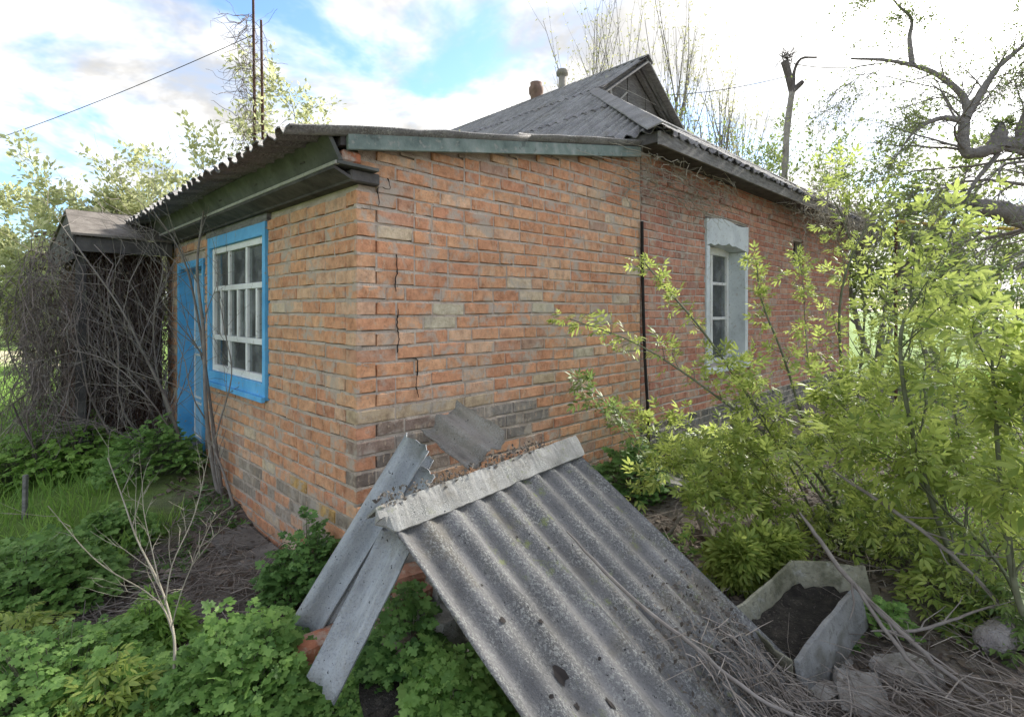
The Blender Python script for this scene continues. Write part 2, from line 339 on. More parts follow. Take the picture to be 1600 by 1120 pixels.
M_TWIG = mottle('dry_twig', [(.2, (.15, .125, .105)), (.5, (.26, .225, .195)), (.8, (.38, .34, .30))], 8, isl=.35, bump=None)
M_TWIG_P = mottle('pale_twig', [(.2, (.22, .20, .15)), (.5, (.33, .30, .235)), (.8, (.43, .40, .32))], 8, bump=None)
M_TWIG_G = mottle('grey_stem', [(.2, (.13, .112, .10)), (.5, (.215, .19, .17)), (.8, (.31, .28, .255))], 12, isl=.2, bump=(60, .5, .004))
M_VINE = mottle('dead_vine', [(.2, (.10, .078, .07)), (.5, (.19, .155, .14)), (.8, (.30, .255, .235))], 6, isl=.4, bump=None)
M_STEM = mottle('green_stem', [(.2, (.075, .085, .05)), (.5, (.135, .145, .09)), (.8, (.21, .215, .15))], 10, bump=(70, .5, .004))
M_BARK = mottle('bark', [(.25, (.06, .05, .045)), (.5, (.115, .10, .09)), (.78, (.19, .17, .155))], 9, [(30, .58, .68, (.04, .035, .03), .6)], (26, 1., .03), stretch=((1, 1, .35), (0, 0, 0)))
M_BARK_G = mottle('grey_bark', [(.25, (.15, .135, .13)), (.5, (.23, .21, .20)), (.78, (.31, .29, .28))], 9, [(30, .58, .68, (.10, .09, .085), .6)], (26, 1., .03))
M_BARK_L = mottle('pale_bark', [(.25, (.16, .145, .125)), (.5, (.25, .23, .20)), (.78, (.34, .32, .28))], 8, bump=None)
M_ELDER = leaf_material('elder_leaf', (.22, .30, .065), (.47, .54, .15), .48, low=(.09, .155, .04))
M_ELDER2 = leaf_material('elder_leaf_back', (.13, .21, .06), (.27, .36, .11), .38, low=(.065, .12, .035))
M_CELAN = leaf_material('celandine_leaf', (.165, .30, .075), (.30, .47, .13), .40, low=(.045, .11, .025))
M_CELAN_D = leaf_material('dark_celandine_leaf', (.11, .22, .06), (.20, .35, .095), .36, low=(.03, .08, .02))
M_GRASS = leaf_material('grass_blade', (.16, .29, .055), (.30, .46, .10), .4)
M_APPLE = leaf_material('young_apple_leaf', (.30, .34, .14), (.55, .56, .32), .55, low=(.2, .24, .09))
M_POPLAR = leaf_material('bud_leaf', (.28, .285, .15), (.42, .42, .25), .4)
M_FAR = leaf_material('far_leaf', (.10, .155, .045), (.235, .29, .085), .35, low=(.06, .1, .03))
M_DEAD = leaf_material('dead_leaf', (.115, .085, .065), (.27, .22, .175), .1, .8, low=(.06, .045, .035))
M_CRUMB = leaf_material('leaf_crumbs', (.10, .085, .07), (.23, .205, .175), .1, .85, low=(.05, .045, .04))
def glass_material():
    k = NM('old_glass'); fr = k.n('ShaderNodeLayerWeight'); fr.inputs[0].default_value = .35
    tr = k.n('ShaderNodeBsdfTransparent'); tr.inputs[0].default_value = (.82, .86, .86, 1)
    gl = k.n('ShaderNodeBsdfGlossy'); gl.inputs['Roughness'].default_value = .06
    k.l(k.bump(k.noise(3.5, 2), .08, .02), gl.inputs['Normal'])
    df = k.n('ShaderNodeBsdfDiffuse'); df.inputs[0].default_value = (.35, .36, .36, 1)
    m1 = k.n('ShaderNodeMixShader'); k.l(k.rng(k.noise(5, 5, .6), .40, .7, .12, .42), m1.inputs[0]); k.l(tr.outputs[0], m1.inputs[1]); k.l(df.outputs[0], m1.inputs[2])
    m2 = k.n('ShaderNodeMixShader'); k.l(k.math('ADD', k.math('MULTIPLY', k.math('POWER', fr.outputs['Facing'], 4.), .7), .04), m2.inputs[0]); k.l(m1.outputs[0], m2.inputs[1]); k.l(gl.outputs[0], m2.inputs[2])
    k.l(m2.outputs[0], k.out.inputs[0]); return k.m
M_GLASS = glass_material()
def ground_material():
    k = NM('yard_ground'); n = k.noise(3.2, 7, .65, .3); n2 = k.noise(22, 5, .7, off=3)
    dirt = k.ramp(n, [(.25, (.095, .078, .066)), (.5, (.165, .14, .12)), (.76, (.26, .23, .20))])
    dirt = k.mix(k.rng(n2, .55, .68, 0, .6), dirt, (.33, .29, .25)); dirt = k.mix(k.rng(k.noise(60, 3, .7, off=6), .58, .66, 0, .7), dirt, (.06, .048, .04))
    grass = k.ramp(k.noise(9, 6, .7, off=8), [(.25, (.08, .14, .03)), (.5, (.14, .22, .05)), (.8, (.22, .30, .08))])
    sp = k.n('ShaderNodeSeparateXYZ'); k.l(k.pos, sp.inputs[0])
    e = k.math('ADD', sp.outputs[0], k.math('MULTIPLY', k.math('SUBTRACT', k.noise(1.3, 4, .6, off=2), .5), 2.2))
    left = k.rng(e, -2.4, -3.1); far = k.rng(k.math('ADD', sp.outputs[1], k.math('MULTIPLY', n, 3.)), 11., 14.)
    c = k.mix(k.math('MAXIMUM', left, far), dirt, grass)
    return k.done(c, .95, k.bump(k.math('ADD', n2, k.noise(80, 4, .7)), .8, .02), .15)
M_GROUND = ground_material()
M_PATH = mottle('straw_field', [(.25, (.36, .33, .20)), (.5, (.48, .44, .28)), (.8, (.56, .54, .36))], 3)

# ------------------------------------------------------------------ ground
def axis(a, b, st, far):
    c = list(np.arange(a, b, st)); x = c[-1]; d = st
    while x < far: d *= 1.28; x += d; c.append(x)
    x = c[0]; d = st; l = []
    while x > -far: d *= 1.28; x -= d; l.append(x)
    return np.array(l[::-1]+c)
xs = axis(-5.5, 5.5, .07, 600); ys = axis(.8, 8.5, .07, 700)
gx, gy = np.meshgrid(xs, ys); gzv = ground_z(gx, gy); ni, nj = gx.shape
idx = np.arange(ni*nj).reshape(ni, nj)
q = np.stack([idx[:-1, :-1], idx[:-1, 1:], idx[1:, 1:], idx[1:, :-1]], -1).reshape(-1, 4)
tag(link('ground', npmesh('ground', np.stack([gx, gy, gzv], -1), q, True), M_GROUND), kind='structure', label='dirt and grass ground of the overgrown yard')
mb = MB(); mb.add([(-60, 15.5, .03), (-9.5, 15.5, .03), (-9.5, 21.5, .03), (-70, 21.5, .03)], [(0, 1, 2, 3)])
tag(mb.build('field', M_PATH), kind='structure', label='pale straw-coloured strip of field beyond the grass on the left')
mb = MB()
for (s0, s1, w0, w1, top) in ((.35, 1.15, .22, .34, .005), (1.17, 2.05, .34, .28, .012), (2.07, 2.75, .26, .3, .09)):
    a = [H(-.02, s0, -.3), H(-w0, s0, -.3), H(-w1, s1, -.3), H(-.02, s1, -.3)]; b = [p+np.array([0, 0, .3+top+.02*(i % 2)]) for i, p in enumerate(a)]; mb.hexa(a+b)
tag(mb.build('path', M_APRON, bevel=.02), kind='structure', label='cracked grey concrete apron along the foot of the left wall')

# ------------------------------------------------------------------ house
house = empty('brick_house', C0, UA, 'old red brick house with a lean-to annex and grey corrugated roofs', 'house')
AN_T, AN_S = 2.92, 4.25           # annex size along the two walls
WT = .22
W1 = (1.32, 2.67, 1.01, 2.28)     # blue window in the left wall: s0 s1 z0 z1
DR = (2.86, 3.76, .26, 2.14)      # door
W2 = (4.27, 5.42, 1.0, 2.71)      # plastered window of the main wall: t0 t1 z0 z1
VT = (7.13, 7.56, 2.32, 2.70)     # small vent
REC = .020
def wall_core(name, along, a0, a1, z0, ztop, holes, mat, thick=WT):
    """mortar body of a wall, built from blocks around the openings"""
    mb = MB(); cuts = sorted({a0, a1, *[h[0] for h in holes], *[h[1] for h in holes]})
    zt = ztop if callable(ztop) else (lambda a: ztop)
    for l, r in zip(cuts[:-1], cuts[1:]):
        hs = sorted([h for h in holes if h[0] <= l+1e-6 and h[1] >= r-1e-6], key=lambda h: h[2]); lo = z0
        spans = []
        for h in hs: spans.append((lo, h[2], h[2])); lo = h[3]
        spans.append((lo, zt(l), zt(r)))
        for (b, tl, tr) in spans:
            if along == 't': q = [(l, REC, b), (r, REC, b), (r, thick, b), (l, thick, b), (l, REC, tl), (r, REC, tr), (r, thick, tr), (l, thick, tl)]
            else: q = [(REC, r, b), (REC, l, b), (thick, l, b), (thick, r, b), (REC, r, tr), (REC, l, tl), (thick, l, tl), (thick, r, tr)]
            mb.hexa(q)
    return mb.build(name, mat, house)
topA = lambda t: 2.555+.19*t
wallA = wall_core('wall', 't', REC, AN_T, -.3, topA, [], M_MORTAR); tag(wallA, 'annex end wall of orange brick in grey mortar')
wallB = wall_core('wall', 's', WT, AN_S, -.3, 2.40, [W1, DR], M_MORTAR); tag(wallB, 'annex left wall with the blue window and door')
wallC = wall_core('wall', 't', AN_T, 10.2, -.3, 3.2, [W2, VT], M_MORTAR2, .3); tag(wallC, 'main wall of redder brick with the whitewashed window')
mb = MB(); mb.box(AN_T+.002, AN_T+.25, .31, 9.2, -.3, 3.3); mb.box(9.95, 10.2, .31, 9.2, -.3, 3.2); mb.box(AN_T+.26, 9.94, 8.95, 9.2, -.3, 3.2); mb.build('wall', M_MORTAR2, house)
mb = MB(); mb.box(WT+.005, AN_T-.005, AN_S-.2, AN_S+.02, -.3, 2.6); mb.build('wall', M_MORTAR, house)
mb = MB(); mb.box(AN_T+.3, 9.9, .35, 8.9, 2.98, 3.05); mb.build('ceiling', M_DARKWOOD, house)
mb = MB(); mb.box(.25, 9.9, .35, 8.9, .1, .2); mb.build('floor', M_DARKWOOD, house)

COLS = [((.56, .28, .155), 14), ((.57, .305, .175), 12), ((.51, .245, .14), 6), ((.585, .36, .23), 5), ((.48, .255, .16), 3), ((.55, .43, .30), 1.0), ((.40, .25, .18), .8)]
COLS_R = [((.44, .20, .135), 10), ((.48, .235, .16), 8), ((.40, .18, .125), 7), ((.50, .29, .205), 4), ((.35, .19, .145), 2)]
def pick(cs, r):
    w = r.random()*sum(b for _, b in cs)
    for c, b in cs:
        w -= b
        if w <= 0: break
    j = 1+r.uniform(-.07, .07); h = r.uniform(-.05, .05)
    return (c[0]*j*(1+h*.5), c[1]*j*(1+h), c[2]*j*(1+h*.6))
def wob(wall, a, z): return .024*(float(vnoise(a*1.4+(3 if wall == 'B' else 40), z*2.2))-.5)
MORT = {'A': MB(), 'B': MB(), 'C': MB()}
def fill(wall, a0, a1, za0, za1, zb0, zb1, y):
    """one piece of pointing between two courses or two bricks"""
    pt = (lambda a, y_, z: (a, y_, z)) if wall != 'B' else (lambda a, y_, z: (y_, a, z))
    q = [pt(a0, y, za0), pt(a1, y, za1), pt(a1, y+.002, zb1), pt(a0, y+.002, zb0), pt(a0, .03, zb0), pt(a1, .03, zb1), pt(a0, .03, za0), pt(a1, .03, za1)]
    f = [(0, 1, 2, 3), (3, 2, 5, 4), (6, 7, 1, 0), (6, 0, 3, 4), (1, 7, 5, 2)]
    MORT[wall].add(q, f if wall != 'B' else [t_[::-1] for t_ in f])
bricks = []       # wall, start, length, z, height, colour, depth
br = random.Random(5)
def lay(wall, a0, a1, z0, ztop, pitch, bh, L, holes, cs, alt=True, joint=.009):
    k = 0; z = z0; ca = a0
    def free(a, za, zb): return not any(h[0]-.002 < a < h[1]+.002 and zb > h[2] and za < h[3] for h in holes)
    while True:
        zt = max(ztop(a0), ztop(a1))
        if z+.02 > zt: break
        ca = a0; gp = br.random()*50
        while ca < a1-.01:                                   # bed joint below this course
            cb = min(ca+br.uniform(.03, .07), a1); za = z-(pitch-bh)-.004; zb = z+.001
            if free(ca, za, zb) and free(cb, za, zb) and zb < min(ztop(ca), ztop(cb)):
                g0 = .0045*max(0, float(vnoise(ca*5+gp, 2.))*1.7-.45)+.0006; g1 = .0045*max(0, float(vnoise(cb*5+gp, 2.))*1.7-.45)+.0006
                fill(wall, ca, cb, za+wob(wall, ca, z-pitch), za+wob(wall, cb, z-pitch), zb+wob(wall, ca, z)-g0, zb+wob(wall, cb, z)-g1, (.002+br.uniform(-.0015, .002)))
            ca = cb
        a = a0+((.122+joint) if (alt and (k % 2 == (0 if wall == 'B' else 1))) else 0)
        if not alt and k % 2: a -= L*br.uniform(.4, .6)
        while a < a1-.03:
            l = L*br.choice((1, 1, 1, 1, 1, 1, 1, 1, .97, .5, .5, .74))*br.uniform(.97, 1.02)
            b0, b1 = max(a, a0), min(a+l, a1)
            if a1-b1 < .05: b1 = a1
            seg = [(b0, b1)]
            for h in holes:
                if z+bh > h[2]-.004 and z < h[3]+.004:
                    ns = []
                    for (p, q_) in seg:
                        if q_ <= h[0] or p >= h[1]: ns.append((p, q_)); continue
                        if p < h[0]: ns.append((p, h[0]-.004))
                        if q_ > h[1]: ns.append((h[1]+.004, q_))
                    seg = ns
            for (p, q_) in seg:
                if q_-p < .035: continue
                zm = z+wob(wall, (p+q_)/2, z)+br.uniform(-.002, .002)
                bhh = min(bh, min(ztop(p), ztop(q_))-.004-zm)
                if bhh < .022: continue
                c = pick(cs, br); m = (p+q_)/2
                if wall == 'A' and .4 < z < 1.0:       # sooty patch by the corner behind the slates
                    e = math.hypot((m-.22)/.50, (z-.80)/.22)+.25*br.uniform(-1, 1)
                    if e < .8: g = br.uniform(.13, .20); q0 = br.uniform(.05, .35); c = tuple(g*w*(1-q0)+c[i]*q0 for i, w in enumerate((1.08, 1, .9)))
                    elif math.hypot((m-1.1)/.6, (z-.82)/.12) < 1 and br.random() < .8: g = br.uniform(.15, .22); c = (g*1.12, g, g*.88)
                if wall == 'A' and abs(z-(1.03+.02*m)) < .045 and br.random() < .6 and m < 1.6: c = (.44, .33, .215)
                if wall == 'A' and m < 2.6 and 1.1 < z < 1.9 and .5 < m and br.random() < .09: c = (.50, .43, .31)
                if wall == 'B' and .2 < z < .62:
                    e = math.hypot((m-.62)/.36, (z-.47)/.11)
                    if e < 1 and br.random() < .45: c = (.50, .31, .12)
                    elif z < .40 and br.random() < .55: g = br.uniform(.20, .30); c = (g*1.18, g*.98, g*.78)
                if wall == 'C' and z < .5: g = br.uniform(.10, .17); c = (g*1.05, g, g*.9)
                bricks.append((wall, p, q_-p-joint, zm, bhh, c))
                if free(q_-joint/2, zm, zm+bh): fill(wall, q_-joint-.002, q_+.002, zm-.004, zm-.004, zm+bh+.002, zm+bh+.002, .002+br.uniform(-.0015, .002))
            a += l
        z += pitch; k += 1
lay('A', 0, AN_T, -.05, lambda t: topA(t)-.01, .0882, .0715, .262, [], COLS)
lay('B', 0, AN_S, -.05, lambda s: 2.345, .0882, .0715, .262, [(W1[0]-.01, W1[1]+.01, W1[2]-.01, W1[3]+.02), (DR[0]-.01, DR[1]+.01, DR[2]-.3, DR[3]+.02)], COLS)
lay('C', AN_T+.02, 10.2, -.05, lambda t: 3.18, .0775, .0655, .26, [(W2[0]-.01, W2[1]+.01, W2[2]-.01, W2[3]+.01), VT], COLS_R, alt=False)
def brick_verts(l, h, r, dep=.12):
    c = .004; j = lambda s=.003: r.uniform(-s, s); pr = r.uniform(-.004, .003)
    xs_ = [0, l*r.uniform(.25, .4), l*r.uniform(.6, .75), l]
    loop = [(x, 0) for x in xs_]+[(x, h) for x in xs_[::-1]]
    o = [(x+j(), c+.001, z+j(.0045)) for x, z in loop]
    i = [(min(max(x, c+.002+j(.002)), l-c-.002+j(.002)), pr+j(.0018), min(max(z, c), h-c)+j(.003)) for x, z in loop]
    b = [(0, dep, 0), (l, dep, 0), (l, dep, h), (0, dep, h)]
    return i+o+b
BF = [(0, 1, 6, 7), (1, 2, 5, 6), (2, 3, 4, 5)]+[(8+k, 8+(k+1) % 8, (k+1) % 8, k) for k in range(8)]+[(16, 17, 11, 10, 9, 8), (17, 18, 12, 11), (18, 19, 15, 14, 13, 12), (19, 16, 8, 15), (19, 18, 17, 16)]
def seen(b):
    w, p, l, z, h, c = b; m = p+l/2
    q = H(m, 0, z) if w != 'B' else H(0, m, z)
    n = -V if w != 'B' else -U; d = q-np.array([0, 0, CAMZ]); r = np.linalg.norm(d)
    px, py = 800+F*d[0]/d[1], HY-F*d[2]/d[1]
    if not (0 < px < 1600 and 0 < py < 1110): return 0
    if 600 < px < 900 and py > 720+(915-px)*.34: return 0       # hidden behind the slates
    if px < 545 and py > 840: return 0
    return abs(d@n)/r**3*l*h
for w_, m_ in (('A', M_MORTAR), ('B', M_MORTAR), ('C', M_MORTAR2)): MORT[w_].build('mortar_joints', m_, {'A': wallA, 'B': wallB, 'C': wallC}[w_])
bricks.sort(key=seen, reverse=True)
wallobj = {'A': wallA, 'B': wallB, 'C': wallC}
for w, p, l, z, h, c in bricks[:300]:
    me = bpy.data.meshes.new('brick'); me.from_pydata(brick_verts(l, h, br), [], BF); me.update()
    o = link('brick', me, M_BRICK, wallobj[w]); o.color = (*c, 1); e = br.uniform(-.006, .006)
    if w == 'B': o.location = (-.001, p+l, z); o.rotation_euler = (0, e, -math.pi/2)
    else: o.location = (p, -.001, z); o.rotation_euler = (0, e, 0)
VV = []; FF = []; CCs = []
for k, (w, p, l, z, h, c) in enumerate(bricks[300:]):
    for (x, y, zz) in brick_verts(l, h, br):
        VV.append((p+x, y-.001, z+zz) if w != 'B' else (y-.001, p+l-x, z+zz)); CCs.append((*c, 1))
    FF += [tuple(i+20*k for i in f) for f in BF]
me = bpy.data.meshes.new('brickwork'); me.from_pydata(VV, [], FF); me.update()
ca = me.color_attributes.new('tint', 'FLOAT_COLOR', 'POINT'); ca.data.foreach_set('color', np.array(CCs, np.float32).ravel())
tag(link('brickwork', me, M_BRICKS, house), kind='stuff')
# stepped cracks that run through joints of the end wall
def crack(pts, w, parent=wallA):
    mb = MB(); pts = spline(pts, 5); n = len(pts); r = random.Random(int(abs(pts[0][0])*1000))
    L_ = []; R_ = []
    for i, p in enumerate(pts):
        d = nrm(pts[min(i+1, n-1)]-pts[max(i-1, 0)]); s = np.array([d[2], 0, -d[0]]); ww = w*(.1+1.7*r.random()**2)*(1 if 0 < i < n-1 else .1); p = p+np.array([r.uniform(-.004, .004), 0, r.uniform(-.003, .003)])
        L_.append(p-s*ww); R_.append(p+s*ww)
    q = [(a[0], -.0075, a[2]) for a in L_]+[(a[0], -.0075, a[2]) for a in R_]+[(a[0], .004, a[2]) for a in L_]+[(a[0], .004, a[2]) for a in R_]
    f = [(i, i+1, n+i+1, n+i) for i in range(n-1)]+[(2*n+i, i, i+1, 2*n+i+1)[::-1] for i in range(n-1)]+[(n+i, 3*n+i, 3*n+i+1, n+i+1)[::-1] for i in range(n-1)]
    mb.add(q, f); return mb.build('crack', M_CRACK, parent)
crack([(.255, 0, 1.98), (.262, 0, 1.88), (.252, 0, 1.83), (.25, 0, 1.76)], .0009)
crack([(.268, 0, 1.66), (.262, 0, 1.58), (.270, 0, 1.52), (.272, 0, 1.47), (.262, 0, 1.40)], .0008)
crack([(.33, 0, 1.362), (.40, 0, 1.355), (.405, 0, 1.28), (.395, 0, 1.2), (.41, 0, 1.12)], .0009)
crack([(.20, 0, 2.42), (.21, 0, 2.36), (.135, 0, 2.355), (.14, 0, 2.25)], .0011)

# --- windows and door
def boxpart(name, parent, mat, *b, bevel=.002):
    mb = MB()
    for q in b: mb.box(*q)
    return mb.build(name, mat, parent, bevel=bevel)
s0, s1, z0, z1 = W1
win = boxpart('window', house, M_BLUE, (-.022, .09, s0-.02, s0+.035, z0-.02, z1+.02), (-.022, .09, s1-.035, s1+.02, z0-.02, z1+.02), (-.020, .09, s0+.036, s1-.036, z1-.075, z1+.02), (-.020, .09, s0+.036, s1-.036, z0-.02, z0+.10))
tag(win, 'blue framed window with white glazing bars')
boxpart('sill', win, M_BLUE, (-.05, -.023, s0-.03, s1+.03, z0-.03, z0+.008))
a0, a1, b0, b1 = s0+.037, s1-.037, z0+.102, z1-.077
boxpart('sash', win, M_WHITE, (.005, .06, a0, a0+.05, b0, b1), (.005, .06, a1-.05, a1, b0, b1), (.006, .06, a0+.051, a1-.051, b1-.05, b1), (.006, .06, a0+.051, a1-.051, b0, b0+.055))
zl, zu = b0+.30, b1-.36
for zz in (zl, zu): boxpart('glazing_bar', win, M_WHITE, (.010, .055, a0+.052, a1-.052, zz-.022, zz+.022))
for i in (1, 2):
    ss = a0+(a1-a0)*i/3
    for lo, hi in ((b0+.057, zl-.024), (zl+.024, zu-.024), (zu+.024, b1-.052)): boxpart('glazing_bar', win, M_WHITE, (.012, .052, ss-.02, ss+.02, lo, hi))
for i in range(3):
    ss = a0+(a1-a0)*(i+.5)/3; boxpart('glazing_bar', win, M_WHITE, (.014, .050, ss-.017, ss+.017, zl+.024, zu-.024))
for i in range(3):
    for lo, hi in ((b0+.056, zl-.023), (zl+.023, zu-.023), (zu+.023, b1-.051)):
        boxpart('pane', win, M_GLASS, (.030, .033, a0+.03+(a1-a0-.06)*i/3, a0+.03+(a1-a0-.06)*(i+1)/3-.003, lo, hi), bevel=0)
for ss in (a0+.06, a0+.22, a0+.47, a0+.64, a0+.88, a0+1.06): boxpart('inner_bar', win, M_WHITE, (.040, .055, ss, ss+.085, zl+.03, zu-.03))
boxpart('inner_bar', win, M_WHITE, (.061, .086, a0, a1, zl-.03, zl+.03), (.061, .086, a0, a1, zu-.03, zu+.03))
# lintel board over the blue window
boxpart('lintel', house, M_GREYWOOD, (-.012, .10, W1[0]-.03, W1[1]+.1, 2.302, 2.372))
s0, s1, z0, z1 = DR
door = boxpart('door', house, M_BLUE, (-.012, .17, s0, s0+.05, z0, z1), (-.018, .19, s1-.055, s1, z0, z1), (-.014, .17, s0+.051, s1-.056, z1-.07, z1)); tag(door, 'blue plank door set back in its frame')
boxpart('leaf', door, M_LBLUE, (.13, .17, s0+.052, s1-.057, z0+.03, z1-.072))
for lo, hi in ((.10, .42), (.50, .92), (1.02, 1.75)):
    boxpart('panel', door, M_LBLUE, (.118, .13, s0+.14, s1-.15, z0+lo, z0+hi))
    boxpart('moulding', door, M_WHITE, (.108, .1295, s0+.12, s0+.139, z0+lo-.02, z0+hi+.02), (.108, .1295, s1-.149, s1-.13, z0+lo-.02, z0+hi+.02), (.109, .1295, s0+.14, s1-.15, z0+hi, z0+hi+.02), (.109, .1295, s0+.14, s1-.15, z0+lo-.02, z0+lo))
boxpart('threshold', door, M_GREYWOOD, (-.08, .2, s0-.02, s1+.02, z0-.12, z0+.028))
boxpart('handle', door, M_RUST, (.07, .09, s0+.10, s0+.115, z0+.92, z0+1.06), (.09, .129, s0+.102, s0+.113, z0+.93, z0+.945), (.09, .129, s0+.102, s0+.113, z0+1.035, z0+1.05))
# whitewashed window of the main wall
t0, t1, z0, z1 = W2
w2 = MB()
rr = random.Random(8)
w2.box(t0, t0+.085, -.006, .30, z0, z1-.33); w2.box(t1-.085, t1, -.006, .30, z0, z1-.33)
und = [(t0+(t1-t0)*i/12, z1-.33+.05*math.sin(math.pi*i/12)+rr.uniform(-.02, .015)*(0 < i < 12)) for i in range(13)]
for (ta, za), (tb, zb) in zip(und[:-1], und[1:]):
    ua = z1+.02*math.sin(ta*7)-.01; ub = z1+.02*math.sin(tb*7)-.01
    w2.hexa([(ta, -.012, za), (tb, -.012, zb), (tb, .3, zb), (ta, .3, za), (ta, -.012, ua), (tb, -.012, ub), (tb, .3, ub), (ta, .3, ua)])
w2o = w2.build('window', M_PLASTER, house); tag(w2o, 'narrow window in a chipped pale plaster surround')
boxpart('sill', w2o, M_PLASTER, (t0-.03, t1+.03, -.06, .3, z0-.06, z0-.002), bevel=.01)
a0, a1, b0, b1 = t0+.087, t1-.087, z0+.002, z1-.29
boxpart('sash', w2o, M_WHITE, (a0, a0+.06, .20, .26, b0, b1), (a1-.06, a1, .20, .26, b0, b1), (a0+.061, a1-.061, .201, .26, b1-.09, b1), (a0+.061, a1-.061, .201, .26, b0, b0+.06), ((a0+a1)/2-.03, (a0+a1)/2+.03, .202, .26, b0+.061, b1-.091))
for i in range(2):
    l = a0+.062 if i == 0 else (a0+a1)/2+.032; r = (a0+a1)/2-.032 if i == 0 else a1-.062
    for zz in (b0+.55, b0+.98): boxpart('glazing_bar', w2o, M_WHITE, (l, r, .21, .25, zz-.018, zz+.018))
    for lo, hi in ((b0+.062, b0+.53), (b0+.57, b0+.96), (b0+1.0, b1-.092)): boxpart('pane', w2o, M_GLASS, (l, r, .228, .231, lo, hi), bevel=0)
    boxpart('curtain', w2o, mottle('grey_curtain', [(.3, (.28, .30, .32)), (.7, (.42, .44, .46))], 7), (l, r, .262, .27, b0, b1-.1), bevel=0) if i == 0 else None
boxpart('vent', house, M_DARK, (VT[0], VT[1], .12, .2, VT[2], VT[3]), bevel=0)
tubeobj('tarred_gap', [(spline([(2.90, -.03, 2.48), (2.915, -.028, 1.9), (2.95, -.03, 1.2), (3.0, -.03, .7), (3.03, -.035, .1)], 4), .015)], M_TAR, house, 7)  # dark tarred gap between annex and main wall, shaped as a thin tube
# course of corbelled bricks above the main window
for i in range(22):
    a = 3.1+i*.30
    if i in (4, 9, 15): continue
    mb = MB(); mb.box(0, .27, -.035+rr.uniform(-.008, .008), .02, 0, .066); o = mb.build('corbel_brick', M_BRICK, house, bevel=.006); o.location = (a, 0, 2.885); o.color = (*pick(COLS_R, br), 1)
# --- roofs
def corr_sheet(name, parent, mat, f, a0, a1, b0, b1, pitch, amp, lo=None, hi=None, th=.007, seed=0, rag=.012, sag=0., nb=None, lift=0., phase=0., srag=None):
    """corrugated sheet; f(a, b) -> point and normal come from the plane given"""
    o, A, B, N = f; r = np.random.default_rng(seed); na = max(6, int((a1-a0)/pitch*8)); nb = nb or max(4, int((b1-b0)/.18))
    aa, bb = np.meshgrid(np.linspace(a0, a1, na+1), np.linspace(b0, b1, nb+1), indexing='ij')
    ra = np.cumsum(r.uniform(-1, 1, na+1)); rb = np.cumsum(r.uniform(-1, 1, na+1)); ra -= ra.mean(); rb -= rb.mean()
    bb = bb.copy(); bb[:, 0] += r.uniform(-rag, rag, na+1)+ra*rag*.15; bb[:, -1] += r.uniform(-rag, rag, na+1)+rb*rag*.15
    aa = aa.copy(); srag = rag*.6 if srag is None else srag; aa[0, :] += r.uniform(-1, 1, nb+1)*srag; aa[-1, :] += r.uniform(-1, 1, nb+1)*srag
    if lo: aa = np.maximum(aa, np.vectorize(lo)(bb))
    if hi: aa = np.minimum(aa, np.vectorize(hi)(bb))
    if np.ptp(aa, axis=0).max() < .08: return None
    hgt = amp*np.cos(2*math.pi*(aa-phase)/pitch)+lift+sag*np.sin(math.pi*(bb-b0)/(b1-b0))
    top = o+aa[..., None]*A+bb[..., None]*B+hgt[..., None]*N; bot = top-N*th
    n = (na+1)*(nb+1); ix = np.arange(n).reshape(na+1, nb+1)
    q1 = np.stack([ix[:-1, :-1], ix[1:, :-1], ix[1:, 1:], ix[:-1, 1:]], -1).reshape(-1, 4)
    fs = [q1, q1[:, ::-1]+n]
    for e in (ix[0, :], ix[-1, :], ix[:, 0], ix[:, -1]): fs.append(np.stack([e[:-1], e[1:], e[1:]+n, e[:-1]+n], -1))
    me = npmesh(name, np.concatenate([top.reshape(-1, 3), bot.reshape(-1, 3)]), np.concatenate(fs))
    cr = np.cos(2*math.pi*(aa-phase)/pitch).ravel()*.5+.5; at = me.attributes.new('crest', 'FLOAT', 'POINT'); at.data.foreach_set('value', np.concatenate([cr, cr]).astype(np.float32))
    fl = np.stack([aa.ravel(), bb.ravel()*.12, np.full(aa.size, seed*1.37)], 1); at = me.attributes.new('flow', 'FLOAT_VECTOR', 'POINT'); at.data.foreach_set('vector', np.concatenate([fl, fl]).astype(np.float32).ravel())
    return link(name, me, mat, parent)
Xa = np.array([1., 0, 0]); Ya = np.array([0, 1., 0]); Za = np.array([0, 0, 1.])
# annex: corrugation runs up towards the main house
sl = .19; Bd = nrm((1, 0, sl)); Nd = nrm((-sl, 0, 1)); fA = (np.array([0, 0, 2.60]), Ya, Bd, Nd)
k = 0
for j in range(4):
    s_lo = -.13+j*1.10
    for (bl, bh_) in ((-.43, 1.32), (1.2, 2.92)):
        corr_sheet('roof_sheet', house, M_SLATE_R, fA, s_lo, s_lo+1.18, bl+(.03*math.sin(j*3) if bl < 0 else 0), bh_, .15, .024, seed=k, lift=.03+.012*(j % 2)+(.012 if bl > 0 else 0)); k += 1
